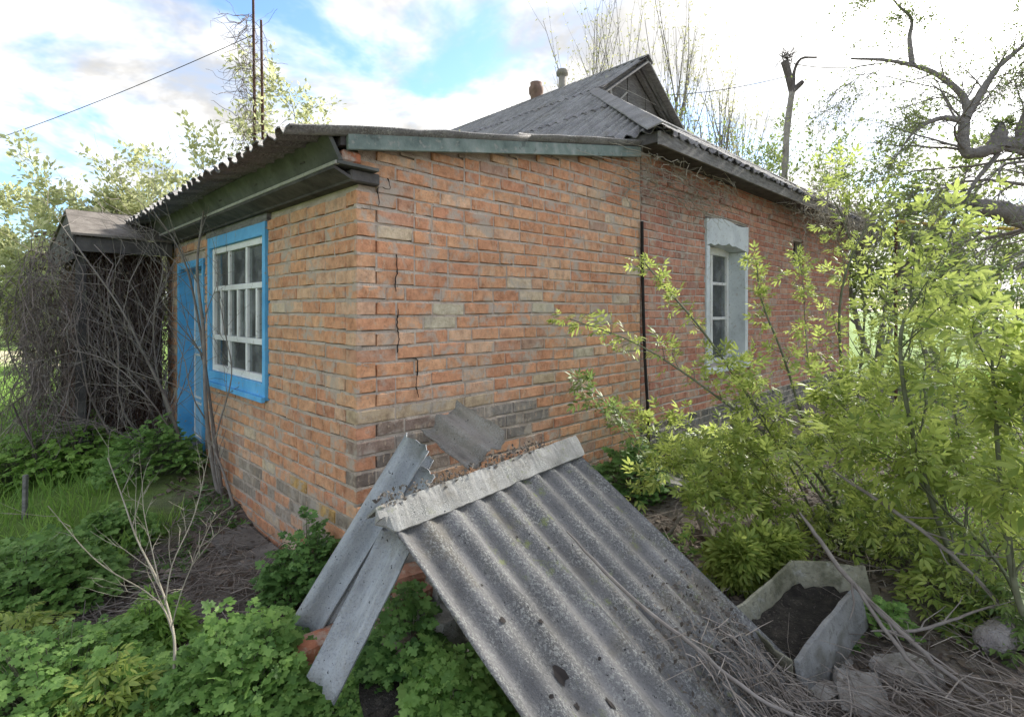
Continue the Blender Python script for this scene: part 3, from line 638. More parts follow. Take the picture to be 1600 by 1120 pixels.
# main roof: long slope facing the annex, skirt over the right wall, far slope
ET, ES, RT, EZ, PT = 2.70, -.35, 6.6, 3.23, .70
TE = 2*RT-ET
Lb = math.hypot(1, PT); RL = (RT-ET)*Lb; SK = 2.6
B1 = nrm((1, 0, PT)); N1 = nrm((-PT, 0, 1)); f1 = (np.array([ET, 0, EZ]), Ya, B1, N1)
hip = lambda b: max(ES+b/Lb, -9) if b/Lb < SK else ES+SK-.10
for r_ in range(3):
    b0_, b1_ = r_*1.58-.0, min(r_*1.58+1.72, RL)
    for j in range(9):
        s_ = -.4+j*1.08
        corr_sheet('roof_sheet', house, M_SLATE_R, f1, s_, s_+1.14, b0_, b1_, .15, .024, lo=hip, seed=50+k, lift=.014*r_+.005*(j % 2), nb=8); k += 1
B2 = nrm((0, 1, PT)); N2 = nrm((0, -PT, 1)); f2 = (np.array([0, ES, EZ]), Xa, B2, N2)
for r_ in range(2):
    b0_, b1_ = r_*1.6, min(r_*1.6+1.72, SK*Lb)
    for j in range(8):
        t_ = ET-.03+j*.98
        corr_sheet('roof_sheet', house, M_SLATE_R, f2, t_, t_+1.03, b0_, b1_, .15, .024, lo=lambda b: ET+b/Lb, hi=lambda b: TE-b/Lb, seed=90+k, lift=.014*r_+.005*(j % 2), nb=8, rag=.03); k += 1
B3 = nrm((-1, 0, PT)); N3 = nrm((PT, 0, 1)); f3 = (np.array([TE, 0, EZ]), Ya, B3, N3)
for j in range(4): corr_sheet('roof_sheet', house, M_SLATE_R, f3, -.4+j*2.45, -.4+j*2.45+2.5, 0, RL, .15, .024, lo=hip, seed=130+j, lift=.005*(j % 2)); k += 1
def capstrip(name, pts, w, drop, mat, seed=0, nrm_up=(0, 0, 1)):
    """bent ridge cap along a line"""
    r = np.random.default_rng(seed); pts = spline(pts, 8); n = len(pts); VV = []
    for i, p in enumerate(pts):
        d = nrm(pts[min(i+1, n-1)]-pts[max(i-1, 0)]); x = nrm(np.cross(d, nrm_up)); u = np.cross(x, d); j = r.uniform(-.006, .006, 5)
        VV += [p-x*(w+j[0])-u*drop, p-x*w*.4-u*drop*.25, p+u*(.012+j[1]), p+x*w*.4-u*drop*.25, p+x*(w+j[2])-u*drop, p+x*(w+j[2])-u*(drop+.012), p-u*.004, p-x*(w+j[0])-u*(drop+.012)]
    f = [[i*8+a, i*8+(a+1) % 8, (i+1)*8+(a+1) % 8, (i+1)*8+a] for i in range(n-1) for a in range(8)]
    VV = np.array(VV); mb = MB(); mb.add(VV, f+[tuple(range(8))[::-1], tuple((n-1)*8+a for a in range(8))]); return mb
RZ = EZ+PT*(RT-ET)
capstrip('ridge', [(RT, ES+SK-.12, RZ+.05), (RT, 5, RZ+.045), (RT, 9.6, RZ+.05)], .16, .10, None).build('ridge_cap', M_SLATE, house)
capstrip('hip', [(ET-.02, ES-.02, EZ+.035), (ET+SK*.5, ES+SK*.5, EZ+PT*SK*.5+.05), (ET+SK, ES+SK, EZ+PT*SK+.045)], .13, .05, None, 3).build('hip_cap', M_SLATE_R, house)
capstrip('hip', [(TE+.02, ES-.02, EZ+.035), (TE-SK, ES+SK, EZ+PT*SK+.045)], .13, .05, None, 4).build('hip_cap', M_SLATE_R, house)
# gablet: recessed dark boards, barge boards, a loose post and wire brace
gs = ES+SK+.20; gz0 = EZ+PT*SK-.02; gt0 = ET+SK; gt1 = TE-SK
nbd = 9
for i in range(nbd):
    a = gt0+(gt1-gt0)*i/nbd+.004; b = gt0+(gt1-gt0)*(i+1)/nbd-.004
    za, zb = (EZ+PT*(min(a, 2*RT-a)-ET)-.03, EZ+PT*(min(b, 2*RT-b)-ET)-.03)
    mb = MB(); yy = gs+.012*(i % 2)
    mb.hexa([(a, yy, gz0), (b, yy, gz0), (b, yy+.02, gz0), (a, yy+.02, gz0), (a, yy, za), (b, yy, zb), (b, yy+.02, zb), (a, yy+.02, za)]); mb.build('gable_board', M_GREYWOOD, house)
ys_ = ES+SK-.075
for sgn in (-1, 1):
    mb = MB(); mb.beam((RT+sgn*.02, ys_, RZ-.085), (RT+sgn*(RT-gt0+.10), ys_, gz0-.13), .025, .12, up=(0, 1, 0)); mb.build('barge_board', M_GREYWOOD, house)
    mb = MB(); mb.beam((RT+sgn*.0, gs-.06, RZ-.09), (RT+sgn*(RT-gt0), gs-.06, gz0-.02), .07, .07); mb.build('rafter', M_GREYWOOD, house)
mb = MB(); mb.beam((gt0+.62, gs-.05, gz0), (gt0+.50, gs-.04, gz0+.46), .05, .05); mb.build('brace', M_BATTEN, house)
mb = MB(); mb.beam((gt0+.66, gs-.05, gz0), (gt0+1.05, gs-.05, gz0+.34), .03, .03); mb.build('brace', M_BATTEN, house)
mb = MB(); mb.hexa([(gt0+.12, gs-.03, gz0+.0), (gt0+.52, gs-.03, gz0+.0), (gt0+.52, gs-.01, gz0), (gt0+.12, gs-.01, gz0), (gt0+.36, gs-.03, gz0+.2), (gt0+.5, gs-.03, gz0+.3), (gt0+.5, gs-.01, gz0+.3), (gt0+.36, gs-.01, gz0+.2)]); mb.build('gable_board', M_PLASTER, house)
tubeobj('wire', [(spline([(gt0+.45, gs-.07, gz0+.33), (gt0+1.3, gs-.08, gz0+.36), (gt1-.35, gs-.07, gz0+.36)], 4), .006)], M_BATTEN, house, 4)
# chimneys
def lathe(prof, loc, n=14):
    mb = MB(); m = len(prof); vs_ = []
    for i in range(n):
        a = 2*math.pi*i/n; vs_ += [(loc[0]+r*math.cos(a), loc[1]+r*math.sin(a), loc[2]+z) for r, z in prof]
    fs = [(i*m+j, ((i+1) % n)*m+j, ((i+1) % n)*m+j+1, i*m+j+1) for i in range(n) for j in range(m-1)]
    mb.add(vs_, fs); return mb
lathe([(.115, -.3), (.115, .10), (.15, .16), (.155, .26), (.12, .31), (.125, .37), (.10, .37), (.09, .2)], (RT+.05, 4.78, RZ), 12).build('chimney', mottle('sooty_clay', [(.3, (.14, .09, .07)), (.7, (.25, .165, .13))], 8), house, True)
pz = lathe([(.075, -.3), (.075, .30), (.07, .30)], (RT+.03, 4.06, RZ)).build('vent_pipe', M_SLATE_M, house, True)
lathe([(.05, .27), (.115, .30), (.115, .37), (.10, .40), (0.001, .41)], (RT+.03, 4.06, RZ)).build('cowl', M_SLATE_M, pz, True)
# flap of roofing felt lying at the foot of the long slope
corr = capstrip('felt', [(2.62, .10, 3.235), (2.62, .9, 3.25), (2.64, 2.15, 3.23)], .10, .015, None, 9); corr.build('flashing', M_SLATE, house)

# --- eaves of the annex
zt = lambda t: 2.60+sl*t
mb = MB()
mb.hexa([(-.10, -.098, zt(-.10)-.075), (2.78, -.098, zt(2.78)-.085), (2.78, -.072, zt(2.78)-.085), (-.10, -.072, zt(-.10)-.075), (-.10, -.098, zt(-.10)+.012), (2.78, -.098, zt(2.78)+.008), (2.78, -.072, zt(2.78)+.008), (-.10, -.072, zt(-.10)+.012)])
mb.build('fascia_board', M_GREEN, house, bevel=.004)
mb = MB(); mb.hexa([(-.13, -.07, zt(-.13)-.045), (2.8, -.07, zt(2.8)-.045), (2.8, .02, zt(2.8)-.045), (-.13, .02, zt(-.13)-.045), (-.13, -.07, zt(-.13)+.0), (2.8, -.07, zt(2.8)), (2.8, .02, zt(2.8)), (-.13, .02, zt(-.13))]); mb.build('verge_board', M_DARKWOOD, house)
# left eave: sloping fascia, pale batten, soffit, wall plate whose end shows at the corner
mb = MB(); mb.hexa([(-.135, -.06, 2.455), (-.11, -.06, 2.455), (-.11, AN_S, 2.455), (-.135, AN_S, 2.455), (-.20, -.06, 2.575), (-.175, -.06, 2.575), (-.175, AN_S, 2.575), (-.20, AN_S, 2.575)]); mb.build('fascia_board', M_SOFFIT, house)
boxpart('batten', house, M_BATTEN, (-.150, -.125, -.05, AN_S, 2.432, 2.452))
mb = MB(); mb.hexa([(-.148, -.03, 2.412), (-.05, -.03, 2.37), (-.05, AN_S, 2.37), (-.148, AN_S, 2.412), (-.148, -.03, 2.430), (-.05, -.03, 2.388), (-.05, AN_S, 2.388), (-.148, AN_S, 2.430)]); mb.build('soffit', M_DARKWOOD, house)
boxpart('wall_plate', house, M_DARKWOOD, (-.052, .13, -.035, AN_S, 2.36, 2.425), bevel=.008)
mb = MB(); mb.hexa([(-.14, -.062, 2.434), (.10, -.075, 2.428), (.10, .05, 2.428), (-.14, .05, 2.434), (-.14, -.062, 2.452), (.10, -.075, 2.444), (.10, .05, 2.444), (-.14, .05, 2.452)]); mb.build('eave_board', M_SOFFIT, house)
for j in range(6): boxpart('rafter', house, M_DARKWOOD, (-.165, 2.8, .3+j*.75, .36+j*.75, 2.50, 2.56)).rotation_euler = (0, -math.atan(sl)*.0, 0)
# main right eave
boxpart('fascia_board', house, M_GREYWOOD, (ET+.02, TE-.05, ES+.03, ES+.055, EZ-.13, EZ-.01))
boxpart('soffit', house, M_DARKWOOD, (ET+.06, TE-.06, ES+.06, .02, EZ-.09, EZ-.065))
boxpart('fascia_board', house, M_DARKWOOD, (ET+.04, ET+.065, ES+.06, 9.2, EZ-.10, EZ-.0))
lb = boxpart('loose_brick', None, brick_material('loose_brick_clay', 'OBJ'), (-.06, .06, -.055, .055, 0, .066), bevel=.012); lb.color = (.47, .17, .09, 1)
p = H(-.055, .005, 2.453); lb.location = p; lb.rotation_euler = (0, 0, UA+.1); tag(lb, 'loose orange brick lying on the eave board at the corner of the annex', 'brick')

# ------------------------------------------------------------------ shed in the back left corner
shed = empty('shed', H(-.74, AN_S+.02, 0), UA, 'dark timber shed with a low board roof left of the blue door', 'shed')
sw, sdp = .70, 2.2
nb_ = 8
for i in range(nb_):
    a = i*sw/nb_; boxpart('plank', shed, M_SHEDWOOD, (a+.004, a+sw/nb_-.004, 0+.006*(i % 2), .03+.006*(i % 2), -.1, 2.25), bevel=.003)
for i in range(14):
    a = i*sdp/14; boxpart('plank', shed, M_SHEDWOOD, (-.002+.006*(i % 2), .026+.006*(i % 2), .045+a+.004, .045+a+sdp/14-.004, -.1, 2.2), bevel=.003)
boxpart('lining', shed, M_DARK, (.045, sw-.01, .05, .07, -.1, 2.25), (.045, .065, .08, sdp, -.1, 2.2), (.045, sw-.01, sdp+.05, sdp+.08, -.1, 2.4), bevel=0)
boxpart('post', shed, M_DARKWOOD, (-.09, -.01, -.32, -.24, -.1, 2.22)); boxpart('fascia_board', shed, M_DARKWOOD, (-.10, sw, -.42, -.39, 2.22, 2.36)); boxpart('fascia_board', shed, M_DARKWOOD, (-.125, -.105, -.42, sdp, 2.14, 2.355))
for i in range(3):          # front pitch, three boards
    y0, y1 = -.46+i*.17, -.46+(i+1)*.17-.006; za_, zb_ = 2.37+i*.095, 2.37+(i+1)*.095
    mb = MB(); mb.hexa([(-.14, y0, za_), (sw+.05, y0, za_-.01), (sw+.05, y1, zb_-.01), (-.14, y1, zb_), (-.14, y0, za_+.022), (sw+.05, y0, za_+.012), (sw+.05, y1, zb_+.012), (-.14, y1, zb_+.022)]); mb.build('roof_board', M_ROOFBOARD, shed)
for i in range(6):          # back pitch
    y0, y1 = .05+i*.38, .05+(i+1)*.38-.006; za_, zb_ = 2.66-i*.05, 2.66-(i+1)*.05
    mb = MB(); mb.hexa([(-.14, y0, za_), (sw+.05, y0, za_), (sw+.05, y1, zb_), (-.14, y1, zb_), (-.14, y0, za_+.022), (sw+.05, y0, za_+.022), (sw+.05, y1, zb_+.022), (-.14, y1, zb_+.022)]); mb.build('roof_board', M_ROOFBOARD, shed)
mb = MB(); mb.add([(-.12, -.40, 2.36), (-.12, 2.2, 2.36), (-.12, .05, 2.655), (-.10, -.40, 2.36), (-.10, 2.2, 2.36), (-.10, .05, 2.655)], [(0, 2, 1), (3, 4, 5), (0, 1, 4, 3), (1, 2, 5, 4), (2, 0, 3, 5)]); mb.build('gable_board', M_DARKWOOD, shed)

# ------------------------------------------------------------------ slate lean-to in front of the corner
A_ = np.array([-.49, 2.10, .84]); B_ = np.array([.33, 3.10, .86]); D_ = np.array([1.30, 2.30, .02])
wv = nrm(B_-A_); ev = nrm(D_-B_); nv = nrm(np.cross(ev, wv)); nv = nv if nv[2] > 0 else -nv
ev = nrm(np.cross(nv, wv)); ev = ev if ev[2] < 0 else -ev
Wt = np.linalg.norm(B_-A_)
def slate(name, label, mat, fr, a0, a1, b0, b1, pitch, amp, seed, **kw):
    o = corr_sheet(name, None, mat, fr, a0, a1, b0, b1, pitch, amp, seed=seed, **kw)
    return tag(o, label, 'roofing sheet')
fS = (A_-nv*.01, wv, ev, nv)
slate('slate_sheet', 'wide dark corrugated sheet with lichen and round holes, nearest the camera', M_SLATE, fS, -.0, .93, -.02, 1.75, .148, .016, 301, rag=.007, sag=-.012, nb=16)
slate('slate_sheet', 'dark corrugated sheet under twigs, lapped by the holed sheet on its right side', M_SLATE, (A_-nv*.022, wv, ev, nv), .82, Wt+.04, -.03, 1.78, .148, .016, 302, rag=.008, nb=14)
# nail holes and broken gashes through the wide sheet, as dark ragged plugs set in its face
def hole(parent_o, a, b, r, el=1.0, seed=0):
    q = random.Random(seed); n = 11; pts = []
    h = 0
    for i in range(n):
        t = 2*math.pi*i/n; rr_ = r*.72*(.6+.7*q.random()); aa = a+rr_*math.cos(t); bb = b+rr_*el*math.sin(t)
        pts.append(A_-nv*.01+wv*aa+ev*bb+nv*(.016*math.cos(2*math.pi*aa/.148)-.012*math.sin(math.pi*(bb+.02)/1.77)+.0045))
    ce = A_-nv*.01+wv*a+ev*b+nv*(.016*math.cos(2*math.pi*a/.148)-.012*math.sin(math.pi*(b+.02)/1.77)+.004)
    mb = MB(); mb.add(pts+[ce], [(i, (i+1) % n, n) for i in range(n)]); return mb.build('hole', M_CRACK, parent_o)
big = bpy.data.objects['slate_sheet']
for i, (a, b, r, el) in enumerate([(.16, .55, .020, 1), (.30, .63, .014, 1), (.24, .80, .022, 2.4), (.22, .90, .014, 1.2), (.135, .83, .012, 1), (.10, .93, .014, 1.6), (.33, .97, .024, 1.5), (.52, .30, .010, 1), (.60, .42, .010, 1), (.20, .40, .009, 1), (.42, .85, .009, 1)]): hole(big, a, b, r, el, i)
# strips leaning on the left side
def strip(label, top, bot, w, mat, pitch, amp, seed, face=(.1, -.95, .45), lift=0., phase=0.):
    top = np.array(top); bot = np.array(bot); e = nrm(bot-top); n = nrm(np.array(face)-e*np.dot(face, e)); a = np.cross(n, e)
    return slate('slate_strip', label, mat, (top, a, e, n), -w/2, w/2, 0, np.linalg.norm(bot-top), pitch, amp, seed, rag=.010, nb=10, th=.009, phase=phase, srag=.002)
fc = (-.25, -.85, .45)
strip('long pale corrugated strip leaning from the ridge towards the left corner', P(652, 690, 2.62), P(462, 1003, 2.42), .155, M_SLATE_L, .16, .026, 311, fc, phase=-.04)
strip('narrow grey corrugated strip tucked behind the second pale strip', P(668, 735, 2.58), P(513, 1000, 2.42), .11, M_SLATE_L, .14, .018, 312, fc, phase=.06)
strip('shorter pale corrugated strip ending in the green plants under the holed sheet', P(622, 838, 2.16), P(502, 1078, 2.03), .15, M_SLATE_L, .13, .016, 313, fc, phase=.045)
strip('stub of pale corrugated strip sticking up beside the brown offcut', P(668, 712, 2.72), P(628, 790, 2.6), .09, M_SLATE_L, .16, .018, 315, fc, phase=.03)
# brown offcut between ridge and wall
tp = (P(690, 655, 3.22)); bt = P(768, 712, 2.86); e = nrm(bt-tp); n = nrm(np.array((-.25, -.5, .8))-e*np.dot((-.25, -.5, .8), e)); a = np.cross(n, e)
slate('slate_offcut', 'small brown corrugated offcut leaning on the sooty bricks', M_SLATE_M, (tp, a, e, n), -.14, .15, -.02, .46, .15, .024, 314, rag=.016, nb=6, phase=.0)
# ridge board: bent lichen-grey cap with broken ends
c0 = A_-wv*.04-ev*.02+nv*.026; c1 = B_+wv*.09-ev*.02+nv*.026
nn = 90; VV = []; q = np.random.default_rng(12)
for i in range(nn+1):
    p = c0+(c1-c0)*i/nn; en = (i in (0, nn))
    w1 = .098+.010*(float(vnoise(i*.2, 3.))-.5)+.002*(float(vnoise(i*.75, 8.))-.5)-.05*math.exp(-((i-.5)/1.2)**2)-.03*math.exp(-((i-nn)/1.5)**2)+q.uniform(-.001, .001)-(.03*q.random() if en else 0); w2_ = .09+q.uniform(-.012, .012)
    sh = wv*(q.uniform(-.03, .03) if en else 0)
    p = p+nv*.004*(float(vnoise(i*.22, 20.))-.5); VV += [p+ev*w1-nv*.02+sh, p+ev*.03+nv*(.004+q.uniform(-.0015, .0015))+sh*.5, p-ev*.02+nv*(.010+q.uniform(-.002, .002)), p-ev*.055-nv*.03-Za*.03, p-ev*.062-nv*.045-Za*w2_*.5, p-ev*.05-nv*.04-Za*.03, p-ev*.012+nv*.001, p+ev*w1-nv*.028+sh]
f = [[i*8+a_, i*8+(a_+1) % 8, (i+1)*8+(a_+1) % 8, (i+1)*8+a_] for i in range(nn) for a_ in range(8)]
mb = MB(); mb.add(VV, f+[tuple(range(8))[::-1], tuple(nn*8+a_ for a_ in range(8))])
tag(mb.build('ridge_cap', M_CAP), 'pale lichen-covered ridge cap laid across the leaning slates', 'roofing sheet')

# rubble that carries the slates
def chunk(name, label, loc, size, rot, mat, cat, seed, col=None, group=None, sub=2, jit=.16):
    """broken block: subdivided box with knocked corners"""
    r = np.random.default_rng(seed); n = 3
    g = np.linspace(-1, 1, n+1); V_ = []; F_ = []
    for ax in range(3):
        for sg in (-1, 1):
            o = len(V_)
            for i in range(n+1):
                for j in range(n+1):
                    v = [0, 0, 0]; v[ax] = sg; v[(ax+1) % 3] = g[i]; v[(ax+2) % 3] = g[j]; V_.append(v)
            for i in range(n):
                for j in range(n):
                    a = o+i*(n+1)+j; ff = (a, a+n+1, a+n+2, a+1); F_.append(ff if sg > 0 else ff[::-1])
    V_ = np.array(V_, float); key = {}
    for v in V_:
        kk = tuple(np.round(v, 3))
        if kk not in key: key[kk] = r.uniform(-jit, jit, 3)-np.array(kk)*(.16*r.random() if sum(abs(q_) > .99 for q_ in kk) >= 2 else 0)
    V_ = np.array([v+key[tuple(np.round(v, 3))] for v in V_])*np.array(size)/2
    mb = MB(); mb.add(V_, F_); o = mb.build(name, mat); o.location = [float(q_) for q_ in loc]; o.rotation_euler = rot
    if col: o.color = (*col, 1)
    return tag(o, label, cat, group)
GB = 'bricks propping up the leaning slates'
M_LB = bpy.data.materials['loose_brick_clay']
for i, (px, py, d, rz, col, lab) in enumerate([
    (622, 905, 2.45, .5, (.34, .17, .11), 'uppermost reddish brick of the prop under the holed sheet'),
    (655, 925, 2.42, .9, (.30, .15, .10), 'dark red brick beside the holed sheet edge, under the uppermost one'),
    (615, 948, 2.42, .4, (.40, .30, .22), 'sandy half brick at the bottom of the prop'),
    (500, 1005, 2.36, .7, (.42, .17, .10), 'orange brick wedged between the two pale strips'),
    (640, 985, 2.30, 1.1, (.20, .16, .13), 'dark sooty brick low in the prop behind the celandine')]):
    chunk('brick', lab, P(px, py, d), (.24, .12, .07), (.05, -.04, rz), M_LB, 'brick', 20+i, col, GB, jit=.07)
for i, (px, py, d, sz) in enumerate([(615, 930, 2.5, (.2, .15, .09)), (690, 985, 2.35, (.22, .2, .2)), (600, 1095, 2.1, (.22, .16, .08))]):
    chunk('stone', ['grey flat stone between the prop bricks', 'grey rubble block in the dark under the holed sheet', 'brown flat stone on the ground under the celandine'][i], P(px, py, d), sz, (0, .1, i), M_CONC if i < 2 else M_SOIL, 'stone', 40+i)
b_ = MB(); 
for i, (px, py, d) in enumerate([(700, 900, 2.6), (730, 850, 2.8), (790, 860, 2.9)]):
    chunk('prop_block', ['rubble block deep under the left end of the holed sheet', 'rubble block deep under the middle of the holed sheet', 'rubble block deep under the lapped sheet'][i], (P(px, py, d)[0], P(px, py, d)[1], .26), (.34, .28, .62), (0, 0, .8+i), M_CONC, 'block', 60+i)

# ------------------------------------------------------------------ trough
tr = empty('cement_trough', (0, 0, 0), 0, 'broken cement trough half full of black soil right of the slates', 'trough')
za = .12
rimL = P(1148, 955, 2.62); rimBL = P(1240, 876, 3.02); rimBR = P(1352, 884, 2.96); rimF = P(1238, 1030, 2.30); rimR = P(1335, 912, 2.74)
def slab(name, a, b, depth, out, th, mat, parent, down=None):
    a = np.array(a); b = np.array(b); out = nrm(out); dn = np.array(down if down is not None else (0, 0, -1.))*depth
    mb = MB(); n = 14; r_ = np.random.default_rng(int(abs(a[0])*1000)); jt = np.cumsum(r_.normal(size=n+1))*.004; jt -= np.linspace(jt[0], jt[-1], n+1); jt += r_.uniform(-.004, .003, n+1); VV = []
    for i in range(n+1):
        p = a+(b-a)*i/n; tz = np.array([0, 0, jt[i]]); w_ = out*r_.uniform(-.003, .003); VV += [p+dn+w_, p+tz+w_, p+tz+out*th*.85+w_, p+dn+out*th+w_]
    mb.add(VV, [(i*4+k_, (i+1)*4+k_, (i+1)*4+(k_+1) % 4, i*4+(k_+1) % 4) for i in range(n) for k_ in range(4)]+[(0, 1, 2, 3), (n*4+3, n*4+2, n*4+1, n*4)])
    o = mb.build(name, mat, parent); m_ = o.modifiers.new('bevel', 'BEVEL'); m_.width = .003; m_.limit_method = 'ANGLE'; return o
cn = (rimL+rimBL+rimR+rimF)/4
slab('back_wall', rimBL, rimBR, .2, (.1, .9, 0), .02, M_TROUGH, tr, nrm((.12, -.22, -1)))
slab('side_wall', rimL, rimBL, .2, (-.8, .5, 0), .02, M_TROUGH, tr, nrm((.25, -.1, -1)))
slab('side_wall', rimF, rimR, .20, (.75, -.45, 0), .028, M_TROUGH_O, tr, nrm((.12, -.12, -1)))
slab('end_wall', rimL+(rimF-rimL)*.02, rimF, .20, (-.4, -.9, 0), .02, M_TROUGH, tr, nrm((.1, .1, -1)))
so = MB(); nx = 10; pts = []
for i in range(nx+1):
    for j in range(nx+1):
        a = i/nx; b = j/nx; p = (rimL*(1-a)+rimF*a)*(1-b)+(rimBL*(1-a)+rimBR*a)*b
        p = p*.94+cn*.06; p[2] = p[2]-.125+.05*vnoise(i*.9, j*.9)+.015*rr.random()-.03*b; pts.append(p)
so.add(pts, [(i*(nx+1)+j, (i+1)*(nx+1)+j, (i+1)*(nx+1)+j+1, i*(nx+1)+j+1) for i in range(nx) for j in range(nx)]); so.build('soil', M_SOIL, tr, True)

# ------------------------------------------------------------------ plants: generators
def rot_about(d, ang, r):
    """turn direction d by ang about a random perpendicular axis"""
    q = nrm(np.cross(d, nrm(r.normal(size=3)))); return nrm(d*math.cos(ang)+q*math.sin(ang))
def grow(out, sites, p, d, L, r0, lvl, cfg, r):
    n = cfg['n'][lvl]; pts = [np.array(p, float)]; ds = [nrm(d)]; st = L/n
    for i in range(n):
        dd = nrm(ds[-1]+r.normal(size=3)*cfg['wander'][lvl]+np.array([0, 0, cfg['up'][lvl]])); ds.append(dd); pts.append(pts[-1]+dd*st)
    pts = np.array(pts); rad = r0*np.linspace(1, cfg['tip'][lvl], n+1); out.append((pts, rad))
    if lvl >= cfg['leaf']:
        for i in range(1, n+1): sites.append((pts[i], ds[i]))
    if lvl < cfg['max']: kids(out, sites, pts, rad, lvl, cfg, r, L)
def kids(out, sites, pts, rad, lvl, cfg, r, L):
    n = len(pts)-1; k = cfg['kids'][lvl]*(min(1, L/cfg['full']) if lvl == 0 and 'full' in cfg else 1); k = int(k+r.random())
    for c in range(k):
        f = cfg['from'][lvl]+(1-cfg['from'][lvl])*(c+r.random())/max(1, k); i = min(int(f*n), n-1); q = pts[i]+(pts[i+1]-pts[i])*(f*n-i)
        d = rot_about(nrm(pts[i+1]-pts[i]), cfg['ang'][lvl]*r.uniform(.7, 1.3), r)
        if 'flat' in cfg: d = nrm(d*np.array(cfg['flat']))
        grow(out, sites, q, d, L*cfg['len'][lvl]*r.uniform(.6, 1.25), max(rad[i]*cfg['rr'][lvl], cfg['minr']), lvl+1, cfg, r)
def leafsites(sites, r, n, spread, ymix=.6, up=.3):
    """n leaves round every site"""
    S = np.array([s[0] for s in sites]); D = np.array([s[1] for s in sites]); S = np.repeat(S, n, 0); D = np.repeat(D, n, 0)
    o = r.normal(size=S.shape); o /= np.linalg.norm(o, axis=1)[:, None]; y = D*ymix+o; y[:, 2] += up
    pos = S+o*spread*r.random((len(S), 1)); z = np.tile([0, 0, 1.], (len(S), 1))+.6*r.normal(size=S.shape); return pos, y, z
def plant(name, label, cat, base, seed, stems, cfg, bark, leafmat, tmpl, size, nleaf, spread, group=None, sides=5, up=.3, cut=None, leafname='foliage'):
    """thing with wood and one foliage part; stems are explicit polylines (points, radius) or (dir, length, radius)"""
    r = np.random.default_rng(seed); out = []; sites = []; th = empty(name, base, 0, label, cat, group); b = np.array(base, float)
    for st in stems:
        if len(st) == 2:
            pts = spline(st[0], 5)-b; rad = st[1]*np.linspace(1, cfg.get('stemtip', .35), len(pts)); out.append((pts, rad)); L = np.linalg.norm(np.diff(pts, axis=0), axis=1).sum()
            kids(out, sites, pts, rad, 0, cfg, r, L)
            if cfg.get('stemleaf'): sites += [(pts[i], nrm(pts[i]-pts[i-1])) for i in range(len(pts)//3, len(pts))]
        else: grow(out, sites, (0, 0, 0), st[0], st[1], st[2], 0, cfg, r)
    if cut: sites = [s for s in sites if cut(s[0]+b)]
    thick = [o for o in out if o[1][0] > .012]; thin = [o for o in out if o[1][0] <= .012]
    if thick: tubeobj('trunk' if cat == 'tree' else 'stem', thick, bark, th, sides+2)
    if thin: tag(tubeobj('twigs', thin, bark, th, 3), kind='stuff')
    if leafmat and sites:
        pos, y, z = leafsites(sites, r, nleaf, spread, up=up); tag(scatter(leafname, tmpl, pos, y, z, size*r.uniform(.45, 1.4, len(pos)), leafmat, th), kind='stuff')
    return th
def C(mx, n, kids_, ang, ln, wander, up, leaf, frm=None, rr=None, tip=None, minr=.0015, **k):
    m = mx+1
    return dict(max=mx, n=n, kids=kids_, ang=ang, len=ln, wander=wander, up=up, leaf=leaf, **{'from': frm or [.3]*m}, rr=rr or [.55]*m, tip=tip or [.3]*m, minr=minr, **k)

# ------------------------------------------------------------------ elder bushes on the right
cfE = C(2, [7, 5, 4], [10, 4, 0], [.75, .8, .6], [.30, .5, .5], [.10, .14, .15], [.05, .06, .05], 1, [.25, .2, .2], minr=.002, stemleaf=True)
cfS = C(2, [5, 4, 3], [9, 3, 0], [.75, .8, .6], [.16, .5, .5], [.10, .14, .15], [.05, .06, .05], 1, [.25, .2, .2], minr=.002, stemleaf=True)
def elder(label, seed, stems, mat, size, nleaf, cfg=cfE, spread=.03, cat='bush'):
    base = stems[0][0][0]; base = (base[0], base[1], gz(base[0], base[1]))
    return plant('elder_bush', label, cat, base, seed, stems, cfg, M_STEM, mat, ELDER, size, nleaf, spread, 'elder bushes along the right wall')
gA = G(1620, 985)
elder('nearest elder bush with thick upright stem at the right edge', 1, [
    ([P(1625, 1000, 2.5), P(1592, 940, 2.5), P(1568, 800, 2.55), P(1555, 640, 2.6), P(1550, 560, 2.7)], .017),
    ([P(1600, 960, 2.55), P(1560, 880, 2.7), P(1480, 800, 2.9), P(1400, 720, 3.0), P(1330, 690, 3.05)], .011),
    ([P(1610, 960, 2.5), P(1640, 800, 2.4), P(1610, 700, 2.4), P(1590, 620, 2.5)], .010)], M_ELDER, .13, 1)
elder('elder bush with an arched bare stem before the far wall', 2, [
    ([P(1500, 905, 3.0), P(1455, 780, 3.0), P(1418, 640, 3.0), P(1408, 520, 3.0), P(1440, 460, 3.05), P(1490, 440, 3.1)], .016),
    ([P(1500, 905, 3.0), P(1470, 760, 3.1), P(1440, 680, 3.15), P(1400, 640, 3.2)], .008),
    ([P(1500, 905, 3.0), P(1510, 760, 3.1), P(1490, 620, 3.2), P(1510, 500, 3.3)], .009)], M_ELDER, .11, 1)
